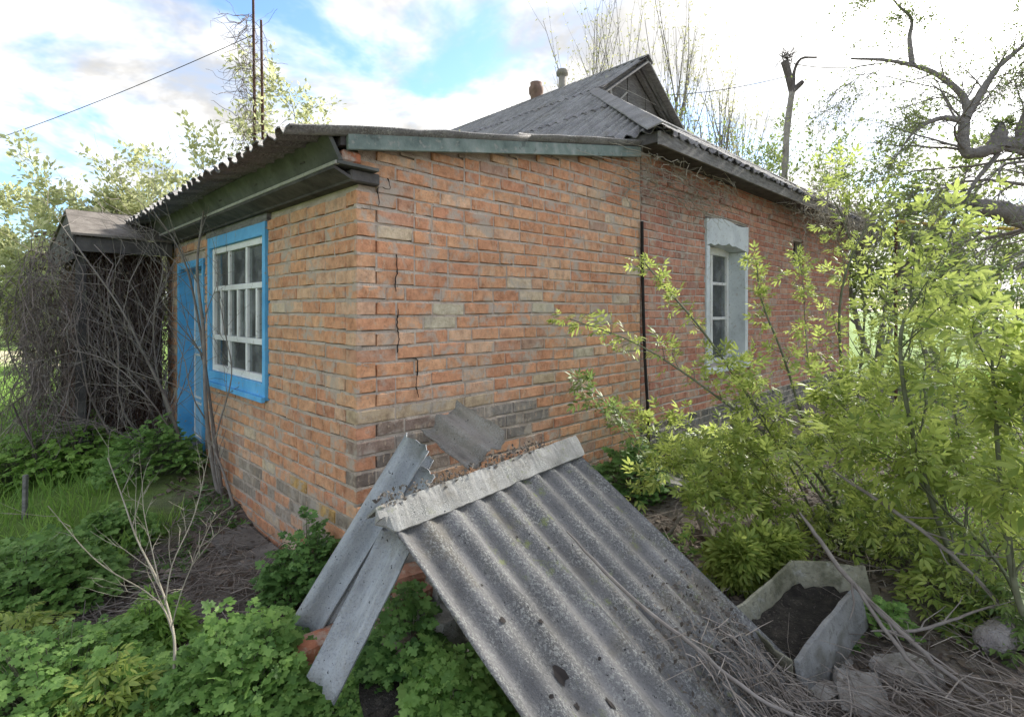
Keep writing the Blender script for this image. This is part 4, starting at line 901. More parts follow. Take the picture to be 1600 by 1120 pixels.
elder('spreading elder bush reaching long leafy shoots across the brick wall', 3, [
    ([P(1330, 850, 3.9), P(1290, 760, 3.9), P(1200, 660, 3.9), P(1100, 520, 3.9), P(1040, 450, 3.95), P(1008, 412, 4.0)], .014),
    ([P(1330, 850, 3.9), P(1240, 720, 3.8), P(1120, 620, 3.7), P(1000, 540, 3.7), P(890, 498, 3.75)], .012),
    ([P(1330, 850, 3.9), P(1270, 700, 4.2), P(1225, 560, 4.3), P(1190, 470, 4.4), P(1182, 410, 4.4)], .013),
    ([P(1330, 850, 3.9), P(1290, 700, 4.6), P(1262, 560, 4.8), P(1255, 450, 4.9), P(1248, 400, 4.9)], .008)],
    M_ELDER, .095, 2, C(2, [4, 3, 2], [13, 1, 0], [.8, .8, .6], [.045, .5, .5], [.10, .14, .15], [.06, .06, .05], 1, [.22, .2, .2], minr=.002, stemleaf=True))
elder('low elder bush below the whitewashed window', 4, [
    ([P(1290, 850, 3.9), P(1240, 740, 3.8), P(1180, 640, 3.7), P(1150, 590, 3.7)], .010),
    ([P(1290, 850, 3.9), P(1210, 780, 3.6), P(1120, 740, 3.5), P(1040, 720, 3.5)], .009),
    ([P(1290, 850, 3.9), P(1310, 730, 3.7), P(1290, 650, 3.6), P(1300, 600, 3.6)], .010),
    ([P(1290, 850, 3.9), P(1220, 760, 4.2), P(1090, 690, 4.4), P(1000, 670, 4.5)], .008)], M_ELDER, .10, 2, cfS)
elder('tall elder bush against the far end of the brick wall', 5, [
    ([P(1330, 800, 5.0), P(1320, 640, 5.0), P(1312, 480, 5.0), P(1340, 380, 5.0), P(1380, 330, 5.1)], .016),
    ([P(1330, 800, 5.0), P(1340, 620, 5.1), P(1350, 470, 5.2), P(1320, 350, 5.3), P(1300, 310, 5.3)], .014),
    ([P(1340, 800, 5.0), P(1350, 640, 5.0), P(1375, 520, 5.0), P(1390, 420, 5.0)], .010)], M_ELDER, .12, 1, cfS)
elder('shaded elder bush behind the arched stem', 6, [
    ([P(1450, 800, 5.2), P(1440, 640, 5.2), P(1420, 560, 5.2), P(1440, 490, 5.3)], .014),
    ([P(1450, 800, 5.2), P(1500, 660, 5.3), P(1530, 560, 5.4), P(1500, 480, 5.4)], .012),
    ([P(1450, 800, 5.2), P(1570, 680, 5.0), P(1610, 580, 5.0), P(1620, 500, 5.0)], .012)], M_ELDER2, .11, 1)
elder('elder bush at the right edge behind the nearest stems', 7, [
    ([P(1560, 860, 3.7), P(1520, 740, 3.7), P(1490, 640, 3.8), P(1470, 560, 3.8)], .011),
    ([P(1560, 860, 3.7), P(1580, 720, 3.6), P(1560, 620, 3.6), P(1580, 560, 3.6)], .011),
    ([P(1560, 860, 3.7), P(1450, 790, 3.5), P(1390, 740, 3.5), P(1360, 720, 3.5)], .009)], M_ELDER, .10, 1)
elder('low leafy elder suckers in front of the right-hand stems', 10, [
    ([P(1480, 930, 3.2), P(1440, 880, 3.2), P(1390, 830, 3.2), P(1340, 800, 3.2)], .007),
    ([P(1480, 930, 3.2), P(1490, 850, 3.2), P(1470, 780, 3.2), P(1480, 720, 3.2)], .008),
    ([P(1480, 930, 3.2), P(1540, 880, 3.1), P(1580, 820, 3.0), P(1600, 760, 3.0)], .007)], M_ELDER, .10, 1)
elder('small bright elder sapling between the slates and the trough', 8, [
    ([P(1190, 925, 3.2), P(1180, 890, 3.2), P(1178, 862, 3.2)], .006), ([P(1190, 925, 3.2), P(1205, 885, 3.2), P(1212, 860, 3.2)], .005), ([P(1190, 925, 3.2), P(1165, 890, 3.15), P(1150, 880, 3.1)], .005)], M_ELDER, .10, 5)
elder('sprawling elder shoots over the debris behind the slates', 11, [
    ([P(1260, 860, 3.6), P(1200, 790, 3.5), P(1120, 750, 3.5), P(1030, 735, 3.5)], .007),
    ([P(1260, 860, 3.6), P(1190, 800, 3.4), P(1140, 780, 3.3), P(1080, 775, 3.3)], .006),
    ([P(1260, 860, 3.6), P(1230, 780, 3.5), P(1190, 720, 3.5), P(1150, 690, 3.5)], .007)], M_ELDER, .095, 2, cfS)
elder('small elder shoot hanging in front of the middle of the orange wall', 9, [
    ([P(1010, 720, 4.2), P(980, 660, 4.1), P(940, 620, 4.0), P(905, 605, 4.0)], .005), ([P(1010, 720, 4.2), P(990, 690, 4.2), P(960, 650, 4.2)], .004)], M_ELDER2, .10, 4, C(1, [4, 3], [4, 0], [.7, .8], [.14, .5], [.1, .14], [.06, .06], 1, [.5, .2], minr=.0015, stemleaf=False))

# ------------------------------------------------------------------ celandine and other low plants
def celandine(label, px, py, rad, hgt, n, seed, mat=None, size=.12, group='celandine clumps in the yard', name='celandine_plant', tmpl=None):
    r = np.random.default_rng(seed); b = G(px, py); th = empty(name, b, 0, label, 'plant', group)
    ang = r.uniform(0, 2*math.pi, n); q = np.sqrt(r.random(n)); x = rad*q*np.cos(ang)*r.uniform(.85, 1.1, n); y = rad*q*np.sin(ang)*.8
    top = hgt*(1-.75*q**2)*r.uniform(.45, 1.05, n)*(.8+.5*vnoise(x*9+seed, y*9)); z0_ = ground_z(x+b[0], y+b[1])-b[2]
    root = np.stack([x*.5, y*.5, ground_z(x*.5+b[0], y*.5+b[1])-b[2]], 1); tip = np.stack([x, y, z0_+top], 1)
    mid = (root+tip)/2+np.array([0, 0, 1])*(top*.15)[:, None]
    tag(tubeobj('stalks', [(np.array([root[i], mid[i], tip[i]]), np.array([.0028, .0022, .0015])) for i in range(0, n, 2)], M_STEM, th, 3), kind='stuff')
    out_ = np.stack([np.cos(ang)*q, np.sin(ang)*q, np.zeros(n)], 1)+r.normal(size=(n, 3))*.5; out_[:, 2] = r.uniform(-.25, .35, n)
    zz = np.tile([0, -.35, 1.], (n, 1))+r.normal(size=(n, 3))*.3
    tag(scatter('leaves', tmpl or CELAN, tip-out_*size*.3, out_, zz, size*r.uniform(.65, 1.25, n), mat or M_CELAN, th), kind='stuff'); return th
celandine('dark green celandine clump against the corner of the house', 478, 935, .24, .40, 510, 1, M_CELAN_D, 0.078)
celandine('big bright celandine clump in front of the pale strips', 375, 1110, .36, .34, 1054, 2, None, 0.086)
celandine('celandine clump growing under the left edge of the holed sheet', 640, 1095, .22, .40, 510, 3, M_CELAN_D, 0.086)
celandine('celandine plant at the bottom edge beside the holed sheet', 715, 1150, .20, .36, 442, 4, M_CELAN, 0.086)
celandine('celandine clump in the lower left corner of the yard', 95, 1120, .40, .34, 952, 5, None, 0.078)
celandine('leafy clump at the left edge below the wooden stake', 40, 940, .48, .36, 952, 6, None, 0.086)
celandine('small clump round the foot of the pale bare sapling', 235, 1010, .18, .24, 323, 7, M_GRASS, 0.086, tmpl=ELDER)
celandine('yellow-green feathery weed at the bottom edge left of the pale sapling', 170, 1150, .24, .26, 374, 8, M_ELDER, 0.085, tmpl=ELDER)
celandine('celandine tuft halfway along the dirt strip', 180, 850, .26, .22, 408, 9, M_CELAN, 0.086)
celandine('celandine tuft under the blue door', 235, 740, .42, .42, 510, 10, M_CELAN, 0.101)
celandine('broad leafy patch behind the wooden stake', 60, 740, .75, .42, 1020, 11, M_GRASS, 0.109)
celandine('leafy patch at the foot of the dark shed', 130, 660, .8, .45, 782, 12, M_CELAN, 0.117)
celandine('celandine tuft at the foot of the tarred gap', 985, 770, .30, .35, 442, 13, M_CELAN_D, 0.086)
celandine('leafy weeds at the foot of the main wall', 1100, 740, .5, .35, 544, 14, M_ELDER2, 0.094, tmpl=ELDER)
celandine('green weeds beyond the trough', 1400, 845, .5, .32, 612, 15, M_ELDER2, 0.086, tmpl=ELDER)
celandine('weed tuft on the debris right of the trough', 1385, 985, .13, .14, 119, 16, M_CELAN, 0.062)
celandine('yellow-green feathery weed among the left-edge plants', 20, 1060, .22, .34, 240, 18, M_ELDER, .09, tmpl=ELDER)
celandine('pale green weed on the dirt strip near the sapling top', 120, 905, .2, .22, 200, 19, M_GRASS, .09, tmpl=ELDER)
celandine('feathery weeds under the nearest elder stems', 1510, 960, .32, .30, 260, 20, M_ELDER, .10, tmpl=ELDER)
celandine('feathery weeds at the right edge below the nearest elder', 1590, 1000, .28, .26, 200, 21, M_ELDER2, .10, tmpl=ELDER)
celandine('feathery weeds behind the trough wall', 1330, 860, .35, .26, 220, 22, M_ELDER, .10, tmpl=ELDER)
celandine('celandine on the near ground below the pale strips', 560, 1130, .2, .16, 306, 17, None, 0.070)

# grass on the left and thin weeds elsewhere
r = np.random.default_rng(77); n = 52000
x = -2.5-r.random(n)**1.5*13; y = 1.6+r.random(n)**1.25*17
m = (vnoise(x*1.1, y*1.1) > .28) & (x > -1.05*y-1.0) & ~((x > -3.2) & (y > 3.2) & (vnoise(x*2, y*2) < .6)); x, y = x[m], y[m]; n = len(x)
t_ = (x-CX)*U[0]+(y-CY)*U[1]; m = t_ < -.25; x, y = x[m], y[m]; n = len(x)
BL = T([(-.035, 0, 0), (.035, 0, 0), (.02, .6, .06), (-.02, .6, .06), (0, 1, .28)], [(0, 1, 2), (0, 2, 3), (3, 2, 4)])
yy = r.normal(size=(n, 3))*.35; yy[:, 2] = 1; zz = r.normal(size=(n, 3)); zz[:, 2] = 0
tag(scatter('grass', BL, np.stack([x, y, ground_z(x, y)-.01], 1), yy, zz, r.uniform(.09, .24, n), M_GRASS), kind='stuff', label='lush green grass on the left of the yard')
n = 30000; x = 2.6+r.random(n)**1.2*10; y = 1.2+r.random(n)*14; s_ = (x-CX)*V[0]+(y-CY)*V[1]; m = (s_ < -.6) & (vnoise(x*1.1+3, y*1.1) > .36-.1*(y > 6)); x, y = x[m], y[m]; n = len(x)
yy = r.normal(size=(n, 3))*.4; yy[:, 2] = 1; zz = r.normal(size=(n, 3)); zz[:, 2] = 0
tag(scatter('grass', BL, np.stack([x, y, ground_z(x, y)-.01], 1), yy, zz, r.uniform(.08, .22, n), M_GRASS), kind='stuff', label='patchy grass under the bushes and trees on the right')
n = 9000; x = r.uniform(-2.6, 3.6, n); y = r.uniform(1.7, 7, n); m = vnoise(x*1.8+7, y*1.8) > .58; x, y = x[m], y[m]
s_ = (x-CX)*V[0]+(y-CY)*V[1]; t_ = (x-CX)*U[0]+(y-CY)*U[1]; m = (s_ < -.05) | (t_ < -.05); x, y = x[m], y[m]; n = len(x)
yy = r.normal(size=(n, 3)); yy[:, 2] = .4; zz = np.tile([0, 0, 1.], (n, 1))+r.normal(size=(n, 3))*.4
tag(scatter('ground_cover', TUFT, np.stack([x, y, ground_z(x, y)], 1), yy, zz, r.uniform(.025, .06, n), M_CELAN_D), kind='stuff', label='tiny green seedlings sprinkled over the bare dirt')

# ------------------------------------------------------------------ dead litter
n = 20000; x = r.uniform(-2.9, 6.0, n); y = r.uniform(1.6, 6.5, n)
s_ = (x-CX)*V[0]+(y-CY)*V[1]; t_ = (x-CX)*U[0]+(y-CY)*U[1]; m = ((s_ < -.03) | (t_ < -.03)) & (vnoise(x*1.5, y*1.5+3)+.25*(x > .4) > .40); x, y = x[m], y[m]; n = len(x)
yy = r.normal(size=(n, 3)); yy[:, 2] *= .25; zz = np.tile([0, 0, 1.], (n, 1))+r.normal(size=(n, 3))*.5
tag(scatter('dead_leaves', LEAF2, np.stack([x, y, ground_z(x, y)+r.uniform(.0, .02, n)], 1), yy, zz, r.uniform(.025, .065, n), M_DEAD), kind='stuff', label='brown dead leaves littering the dirt')
polys = []
for i in range(3600):
    if i < 1500: x, y = r.uniform(-2.6, -.9), r.uniform(1.9, 4.6)
    else: x, y = r.uniform(.3, 4.2), r.uniform(1.6, 5.8)
    s_ = (x-CX)*V[0]+(y-CY)*V[1]; t_ = (x-CX)*U[0]+(y-CY)*U[1]
    if (s_ > -.1 and t_ > -.1): continue
    a = r.uniform(0, 2*math.pi); L = r.uniform(.06, .38); d = np.array([math.cos(a), math.sin(a), r.uniform(-.05, .22)]); p = np.array([x, y, gz(x, y)+r.uniform(0, .04 if x < 0 else .10)])
    polys.append((np.array([p, p+d*L*.5+r.normal(size=3)*.015, p+d*L+r.normal(size=3)*.03]), r.uniform(.0012, .004)*np.array([1, .8, .4])))
tag(tubeobj('dry_twigs', polys, M_TWIG, None, 3), kind='stuff', label='dry broken twigs and straw scattered on the ground')
# heap of dry stalks over the foot of the slates
polys = []
for i in range(620):
    q = np.array([r.uniform(.95, 2.3), r.uniform(1.5, 2.2)]); p = np.array([q[0], q[1], gz(*q)+r.uniform(.0, .10)]); a = r.normal(.6, .9); L = r.uniform(.1, .5)
    d = np.array([-math.cos(a), math.sin(a)*.8, r.uniform(-.1, .25)]); polys.append((np.array([p, p+d*L*.5+r.normal(size=3)*.02, p+d*L]), r.uniform(.0015, .0045)*np.array([1, .8, .4])))
for i in range(330):      # stalks lying on the lapped sheet
    a0_, b0_ = r.uniform(.75, 1.15), 1.0+r.random()**.7*.65; p = A_+wv*a0_+ev*b0_+nv*r.uniform(.03, .06); d = ev*r.normal(.6, .5)+wv*r.normal(0, .6); L = r.uniform(.05, .28)
    polys.append((np.array([p, p+d*L*.5+nv*.01, p+d*L]), r.uniform(.0012, .003)*np.array([1, .8, .4])))
tag(tubeobj('dry_stalks', polys, M_TWIG, None, 3), kind='stuff', label='heap of dry stalks over the foot of the slates')
pos = []; 
n = 3000; a0_ = .55+.72*r.random(n)**.7; b0_ = .70+r.random(n)**.45*1.0; pos = A_+a0_[:, None]*wv+b0_[:, None]*ev+nv*(.016*np.cos(2*math.pi*a0_/.148)+.004)[:, None]
n2 = 420; a1_ = r.uniform(-.03, Wt+.05, n2)*.8; p2 = A_+a1_[:, None]*wv+r.uniform(-.075, -.02, n2)[:, None]*ev+nv*.03+Za*r.uniform(-.01, .035, n2)[:, None]
pos = np.concatenate([pos, p2]); n = len(pos); yy = r.normal(size=(n, 3)); zz = np.tile(nv, (n, 1))+r.normal(size=(n, 3))*.5
tag(scatter('dead_leaves', LEAF2, pos, yy, zz, r.uniform(.008, .028, n), M_CRUMB), kind='stuff', label='crumbled dead leaves lying on the slates and ridge cap')

# pale rubble slabs and a log on the right
for i, (px, py, sz, rz, lab) in enumerate([(1255, 1085, (.26, .2, .07), .4, 'pale broken plaster slab just right of the sheet foot'), (1345, 1090, (.24, .18, .06), 1.2, 'pale broken plaster slab at the bottom between the sheet and the log'), (1420, 1060, (.22, .18, .09), .2, 'small pale rubble lump near the bottom right'), (1300, 1030, (.24, .16, .06), .9, 'flat pale shard below the trough corner'), (1075, 760, (.6, .4, .12), .75, 'concrete slab lying at the foot of the main wall')]):
    p = G(px, py); chunk('rubble_slab', lab, p+np.array([0, 0, sz[2]*.25]), sz, (.1*math.sin(i*2), .12*math.cos(i*3), rz), M_CONC if i == 4 else mottle('pale_rubble_%d' % i, [(.25, (.17, .15, .13)), (.5, (.29, .27, .245)), (.78, (.44, .42, .39))], 9, [(22, .55, .65, (.12, .10, .08), .8)], (40, 1, .02)), 'rubble', 80+i, jit=.2)
p = G(1560, 1020); lg = empty('log', p, 0, 'short pale stump lying at the right edge', 'log')
tubeobj('trunk', [(spline([(-.12, -.03, .05), (-.08, -.02, .06), (.0, .0, .075), (.10, .05, .07), (.26, .1, .06)], 3), np.array([.015, .03, .045, .06, .07, .062, .075, .068, .075, .07, .078, .07, .06]))], M_BARK_G, lg, 9, True)
lg = empty('log', G(1105, 860), 0, 'mossy log propped in the debris behind the lapped sheet', 'log'); b0_ = G(1105, 860)
tubeobj('trunk', [(spline([P(1118, 868, 3.6)-b0_, P(1105, 830, 3.75)-b0_, P(1095, 795, 3.9)-b0_], 4), .045)], M_BARK_L, lg, 9, True)

# fallen branches: each a thing of its own
def fallen(label, pts, rad, mat=M_TWIG_G, seed=0, nk=4, name='fallen_branch', cat='branch'):
    r = np.random.default_rng(seed); pts = spline(pts, 6); b = pts[0].copy(); pts = pts-b; th = empty(name, b, 0, label, cat); rd = rad*np.interp(np.linspace(0, 1, len(pts)), [0, .12, .5, 1], [.45, .9, 1, .5])
    wob_ = np.cumsum(r.normal(size=pts.shape), 0)*rad*.22; pts = pts+wob_-np.linspace(0, 1, len(pts))[:, None]*wob_[-1]
    out = [(pts+r.normal(size=pts.shape)*rad*.15, rd)]; cfg = C(1, [5, 4], [nk, 0], [.55, .6], [.28, .5], [.1, .1], [.02, .0], 9, [.3, .2], minr=.002)
    kids(out, [], pts, rd, 0, cfg, r, np.linalg.norm(pts[-1]-pts[0]))
    tubeobj('stem', out[:1], mat, th, 7)
    if len(out) > 1: tag(tubeobj('twigs', out[1:], mat, th, 4), kind='stuff')
    return th
fallen('long bent branch crossing the trough down to the lower right corner', [P(1250, 800, 3.0), P(1290, 855, 2.85), P(1345, 925, 2.6), P(1420, 1000, 2.4), P(1500, 1065, 2.25), P(1600, 1125, 2.1)], .0125, seed=1, nk=7)
fallen('thin branch running beside the long bent one to the lower right', [P(1335, 910, 2.62), P(1390, 990, 2.42), P(1450, 1060, 2.25), P(1530, 1120, 2.1)], .010, seed=2)
fallen('straight grey branch sloping from the elder down to the right edge', [P(1300, 735, 3.2), P(1400, 800, 3.0), P(1500, 880, 2.8), P(1580, 960, 2.65)], .011, seed=3, nk=8)
fallen('curved stalk lying down the lapped sheet towards the debris', [A_+wv*.70+ev*.42+nv*.05, A_+wv*.72+ev*.75+nv*.045, A_+wv*.80+ev*1.05+nv*.05, A_+wv*.88+ev*1.35+nv*.06, A_+wv*1.05+ev*1.62+nv*.12, P(1240, 1115, 1.95)], .0085, seed=4, nk=3)
fallen('short thick stick standing in the debris behind the lapped sheet', [P(1042, 838, 3.7), P(1062, 810, 3.8), P(1080, 785, 3.9)], .014, seed=5, nk=1)
fallen('dead grey stick lying right of the trough', [P(1360, 985, 2.6), P(1430, 985, 2.55), P(1500, 965, 2.6), P(1570, 940, 2.65)], .008, seed=6)
fallen('dry branch lying in front of the corner celandine', [G(270, 980, .02), G(330, 960, .03), G(400, 925, .03)], .006, seed=7, nk=3)
fallen('pale stick lying on the dirt near the left plants', [G(175, 1045, .02), G(200, 1060, .02), G(230, 1078, .02)], .007, M_TWIG_P, seed=8, nk=1)
fallen('dead twig lying across the middle of the dirt strip', [G(250, 905, .02), G(320, 890, .03), G(400, 880, .03)], .005, seed=9, nk=4)
fallen('bare stick leaning through the weeds beside the log', [P(1120, 960, 3.0), P(1190, 905, 3.1), P(1260, 850, 3.2)], .006, seed=10, nk=2)

# ------------------------------------------------------------------ bare shrubs on the left
cfB = C(2, [6, 5, 4], [9, 3, 0], [.75, .6, .6], [.42, .5, .5], [.07, .10, .12], [.02, .03, .02], 9, [.15, .15, .2], rr=[.5, .55, .5], minr=.0022)
def bare(label, seed, stems, mat, cfg=cfB, cat='shrub', name='bare_shrub', group=None):
    b = stems[0][0][0]; return plant(name, label, cat, (b[0], b[1], gz(b[0], b[1])), seed, stems, cfg, mat, None, None, 0, 0, 0, group)
bare('leafless grey shrub fanning out in front of the dark shed', 21, [
    ([P(285, 700, 4.9), P(262, 630, 4.8), P(222, 547, 4.7), P(185, 476, 4.6), P(118, 382, 4.5)], .016),
    ([P(285, 700, 4.9), P(230, 620, 4.6), P(170, 565, 4.5), P(105, 545, 4.4)], .010),
    ([P(285, 700, 4.9), P(250, 600, 4.9), P(240, 500, 4.9), P(255, 420, 4.9), P(235, 360, 4.9)], .010),
    ([P(285, 700, 4.9), P(220, 690, 4.6), P(150, 660, 4.4), P(110, 650, 4.3)], .007)], M_TWIG_G, C(2, [6, 5, 4], [20, 4, 0], [.8, .65, .6], [.40, .5, .5], [.06, .10, .12], [.02, .03, .02], 9, [.15, .15, .2], rr=[.5, .55, .5], minr=.0025))
bare('leafless upright shrub between the blue door and the blue window', 22, [
    ([P(352, 805, 4.45), P(335, 740, 4.5), P(322, 640, 4.5), P(318, 520, 4.5), P(308, 420, 4.5), P(318, 330, 4.5)], .022),
    ([P(352, 805, 4.45), P(336, 700, 4.4), P(362, 590, 4.3), P(352, 520, 4.3), P(338, 440, 4.3)], .010),
    ([P(352, 805, 4.45), P(330, 640, 4.55), P(310, 500, 4.6), P(285, 400, 4.6), P(240, 330, 4.6)], .014),
    ([P(372, 815, 4.3), P(350, 740, 4.35), P(335, 700, 4.4), P(328, 640, 4.45)], .013)], M_TWIG_G, C(2, [6, 5, 4], [8, 3, 0], [.6, .6, .6], [.30, .5, .5], [.07, .10, .12], [.03, .03, .02], 9, [.35, .15, .2], rr=[.45, .55, .5], minr=.0022))
bare('pale leafless sapling in the near left foreground', 23, [
    ([G(268, 1150), P(272, 1040, 2.12), P(270, 985, 2.15), P(250, 915, 2.25), P(215, 845, 2.35), P(192, 780, 2.45), P(168, 715, 2.55)], .0075),
    ([P(270, 988, 2.15), P(255, 950, 2.17), P(225, 922, 2.2), P(150, 875, 2.2), P(75, 790, 2.25)], .0045),
    ([P(258, 945, 2.2), P(270, 880, 2.25), P(305, 800, 2.35), P(328, 700, 2.4)], .004),
    ([P(268, 980, 2.15), P(285, 920, 2.1), P(315, 850, 2.1), P(335, 805, 2.1)], .003),
    ([P(250, 915, 2.25), P(238, 860, 2.3), P(225, 800, 2.35), P(222, 750, 2.4)], .0035)], M_TWIG_P, C(2, [5, 4, 3], [7, 2, 0], [.55, .6, .6], [.24, .5, .5], [.06, .1, .1], [.03, .03, .03], 9, [.3, .2, .2], minr=.0013), 'sapling', 'bare_sapling')
# dead vine that hides the shed
polys = []; r = np.random.default_rng(31); vb = H(-.9, AN_S-.05, 0)
for i in range(480):
    a = r.uniform(-.25, 1.0); zt_ = r.uniform(1.0, 2.45); off = r.uniform(.02, .38)
    p = np.array([a, -off*.6, zt_]); pts = [p.copy()]
    for j in range(7): p = p+np.array([r.normal(0, .07), r.normal(0, .05)-.005, -r.uniform(.05, .24)]); pts.append(p.copy())
    polys.append((np.array(pts), r.uniform(.0018, .005)*np.linspace(1, .5, 8)))
for i in range(300):
    a = r.uniform(-.28, .0); b = r.uniform(-.3, 1.7); p = np.array([a, b, r.uniform(.7, 2.3)]); pts = [p.copy()]
    for j in range(7): p = p+np.array([r.normal(-.01, .08), r.normal(0, .10), -r.uniform(.0, .22)]); pts.append(p.copy())
    polys.append((np.array(pts), r.uniform(.0018, .005)*np.linspace(1, .5, 8)))
for i in range(16):
    a = r.uniform(-.2, .9); p = np.array([a, -.12-.2*r.random(), -.05]); pts = [p.copy()]; dx = r.normal(0, .04)
    for j in range(11): p = p+np.array([dx+r.normal(0, .06), r.normal(0, .04), r.uniform(.12, .28)]); pts.append(p.copy())
    polys.append((np.array(pts), r.uniform(.008, .016)*np.linspace(1, .3, 12)))
vine = empty('dead_vine', vb, UA, 'tangle of dead brown vine hanging over the front of the shed', 'vine')
tag(tubeobj('stems', polys, M_VINE, vine, 3), kind='stuff')
n = 2600; pos = np.stack([r.uniform(-.25, .95, n), -r.random(n)*.35+.1, r.uniform(.2, 2.4, n)], 1); tag(scatter('dead_leaves', LEAF2, pos, r.normal(size=(n, 3)), r.normal(size=(n, 3)), r.uniform(.02, .06, n), M_DEAD, vine), kind='stuff')
# dry vine under the main eave
polys = []; ev_ = empty('dead_vine', H(2.9, -.3, 2.6), UA, 'thin dry vine hanging from the eave at the corner of the main wall', 'vine')
for i in range(170):
    p = np.array([r.uniform(-.3, 1.5), r.uniform(.0, .27), r.uniform(.1, .5)]); pts = [p.copy()]; dx = r.normal(0, .06); lz = r.uniform(.02, 1.)
    for j in range(7): p = p+np.array([dx+r.normal(0, .045), r.normal(0, .02), -r.uniform(-.05, .10)*lz]); p[1] = min(max(p[1], .02), .27); pts.append(p.copy())
    polys.append((np.array(pts), r.uniform(.002, .005)*np.linspace(1, .5, 8)))
for i in range(520):
    p = np.array([r.uniform(3.4, 7.4), r.uniform(-.3, .2), r.uniform(.25, .80)]); pts = [p.copy()]; dx = r.normal(0, .06)
    for j in range(7): p = p+np.array([dx+r.normal(0, .06), r.normal(0, .05), r.normal(-.02, .06)]); p[1] = min(p[1], .27); pts.append(p.copy())
    polys.append((np.array(pts), r.uniform(.002, .005)*np.linspace(1, .5, 8)))
tag(tubeobj('stems', polys, M_TWIG_P, ev_, 3), kind='stuff')
sb = G(38, 810); st_ = MB(); st_.beam((0, 0, -.1), (.01, 0, .34), .03, .03); so_ = st_.build('wooden_stake', M_GREYWOOD, bevel=.004); so_.location = [float(q) for q in sb]; tag(so_, 'short grey wooden stake standing in the left plants', 'stake')

# ------------------------------------------------------------------ trees
cfA = C(3, [6, 5, 5, 4], [7, 5, 4, 0], [.7, .7, .7, .6], [.55, .5, .5, .5], [.10, .13, .15, .15], [.04, .05, .04, .03], 2, [.3, .2, .2, .2], rr=[.55, .55, .5, .5], minr=.004)
def tree(name, label, px, d, stems, seed, cfg, bark, leaf, tmpl, size, nl, spread, group=None):
    b = P(px, HY, d); b = (b[0], b[1], gz(b[0], b[1])); return plant(name, label, 'tree', b, seed, stems, cfg, bark, leaf, tmpl, size, nl, spread, group)
tree('apple_tree', 'young apple tree in pale leaf behind the annex roof, with a tall upright spray', 300, 9.5, [((.02, 0, 1), 2.6, .09), ((-.35, .1, 1), 3.0, .08), ((.12, .0, 1), 3.9, .07)], 41, cfA, M_BARK_G, M_APPLE, LEAF2, .085, 8, .13, 'apple trees on the left')
tree('apple_tree', 'apple tree in pale leaf above the shed roof', 190, 9.0, [((.15, 0, 1), 2.6, .09), ((-.3, .1, 1), 2.9, .08), ((-.1, .3, 1), 2.5, .07)], 42, cfA, M_BARK_G, M_APPLE, LEAF2, .085, 8, .13, 'apple trees on the left')
tree('apple_tree', 'leafing tree at the left edge beyond the shed', 60, 9.5, [((.2, 0, 1), 2.2, .08), ((-.35, 0, 1), 2.3, .08), ((0, .3, 1), 2.1, .07)], 43, cfA, M_BARK_G, M_APPLE, LEAF2, .085, 8, .08, 'apple trees on the left')
tree('bushy_tree', 'round green tree far off at the left edge', -40, 22, [((.2, 0, 1), 2.4, .12), ((-.3, 0, 1), 2.4, .12), ((0, .3, 1), 2.4, .1)], 44, cfA, M_BARK, M_FAR, LEAF2, .22, 4, .18, 'far trees behind the field')
tree('bushy_tree', 'round green tree far off just left of the shed', 60, 26, [((.2, 0, 1), 2.3, .12), ((-.3, 0, 1), 2.4, .12), ((0, .3, 1), 2.2, .1)], 45, cfA, M_BARK, M_FAR, LEAF2, .24, 4, .18, 'far trees behind the field')
tree('bushy_tree', 'dark hedge-like tree between the field and the shed', 110, 15, [((.2, 0, 1), 1.3, .07), ((-.3, 0, 1), 1.3, .07), ((0, .3, 1), 1.2, .07)], 46, cfA, M_BARK, M_FAR, LEAF2, .13, 4, .12, 'far trees behind the field')
# pollarded poplars behind the main roof: bundles of straight shoots
cfP = C(2, [7, 6, 4], [20, 5, 0], [.35, .4, .4], [.50, .42, .5], [.03, .04, .06], [.10, .12, .1], 1, [.42, .2, .2], rr=[.4, .5, .5], minr=.006)
for i, (px, d, h, lab) in enumerate([(925, 17, 7.6, 'budding poplar left of the roof peak'), (985, 18, 8.2, 'budding poplar rising directly behind the roof peak'), (1055, 17, 7.9, 'budding poplar just right of the roof peak'), (1120, 18, 7.0, 'budding poplar between the roof peak and the dead trunk'), (1160, 20, 6.2, 'thin budding poplar behind the right eave')]):
    tree('poplar_tree', lab, px, d, [((.0, 0, 1), h, .12), ((.1, .05, 1), h*.85, .07)], 50+i, cfP, M_BARK_G, M_POPLAR, LEAF2, .085, 2, .05, 'poplars behind the house')
# dead trunk with a bent iron hook, right of the roof
dt = empty('dead_tree', G(1222, 640), 0, 'dead forked trunk with a bent branch standing behind the main eave', 'tree'); b0_ = P(1222, HY, 11.5); b0_[2] = 0; dt.location = [float(q) for q in b0_]
W_ = lambda px, py: P(px, py, 11.5)-b0_
tubeobj('trunk', [(spline([np.zeros(3), W_(1222, 330), W_(1226, 270), W_(1230, 200), W_(1238, 140)], 4), np.linspace(.075, .062, 17))], M_BARK_L, dt, 9)
tubeobj('branch', [(spline([W_(1238, 145), W_(1232, 118), W_(1226, 96)], 3), np.linspace(.07, .08, 7)), (spline([W_(1239, 142), W_(1250, 132), W_(1254, 128)], 3), np.linspace(.06, .045, 7)), (spline([W_(1240, 138), W_(1241, 112), W_(1252, 92), W_(1276, 90)], 4), np.linspace(.04, .018, 13))], M_BARK, dt, 8, True)
polys = []
for i in range(60):
    p = W_(1230, 92)+r.normal(size=3)*.05; d = nrm(r.normal(size=3)+np.array([0, 0, .6])); polys.append((np.array([p, p+d*.12, p+d*.25+r.normal(size=3)*.05]), np.array([.008, .006, .003])))
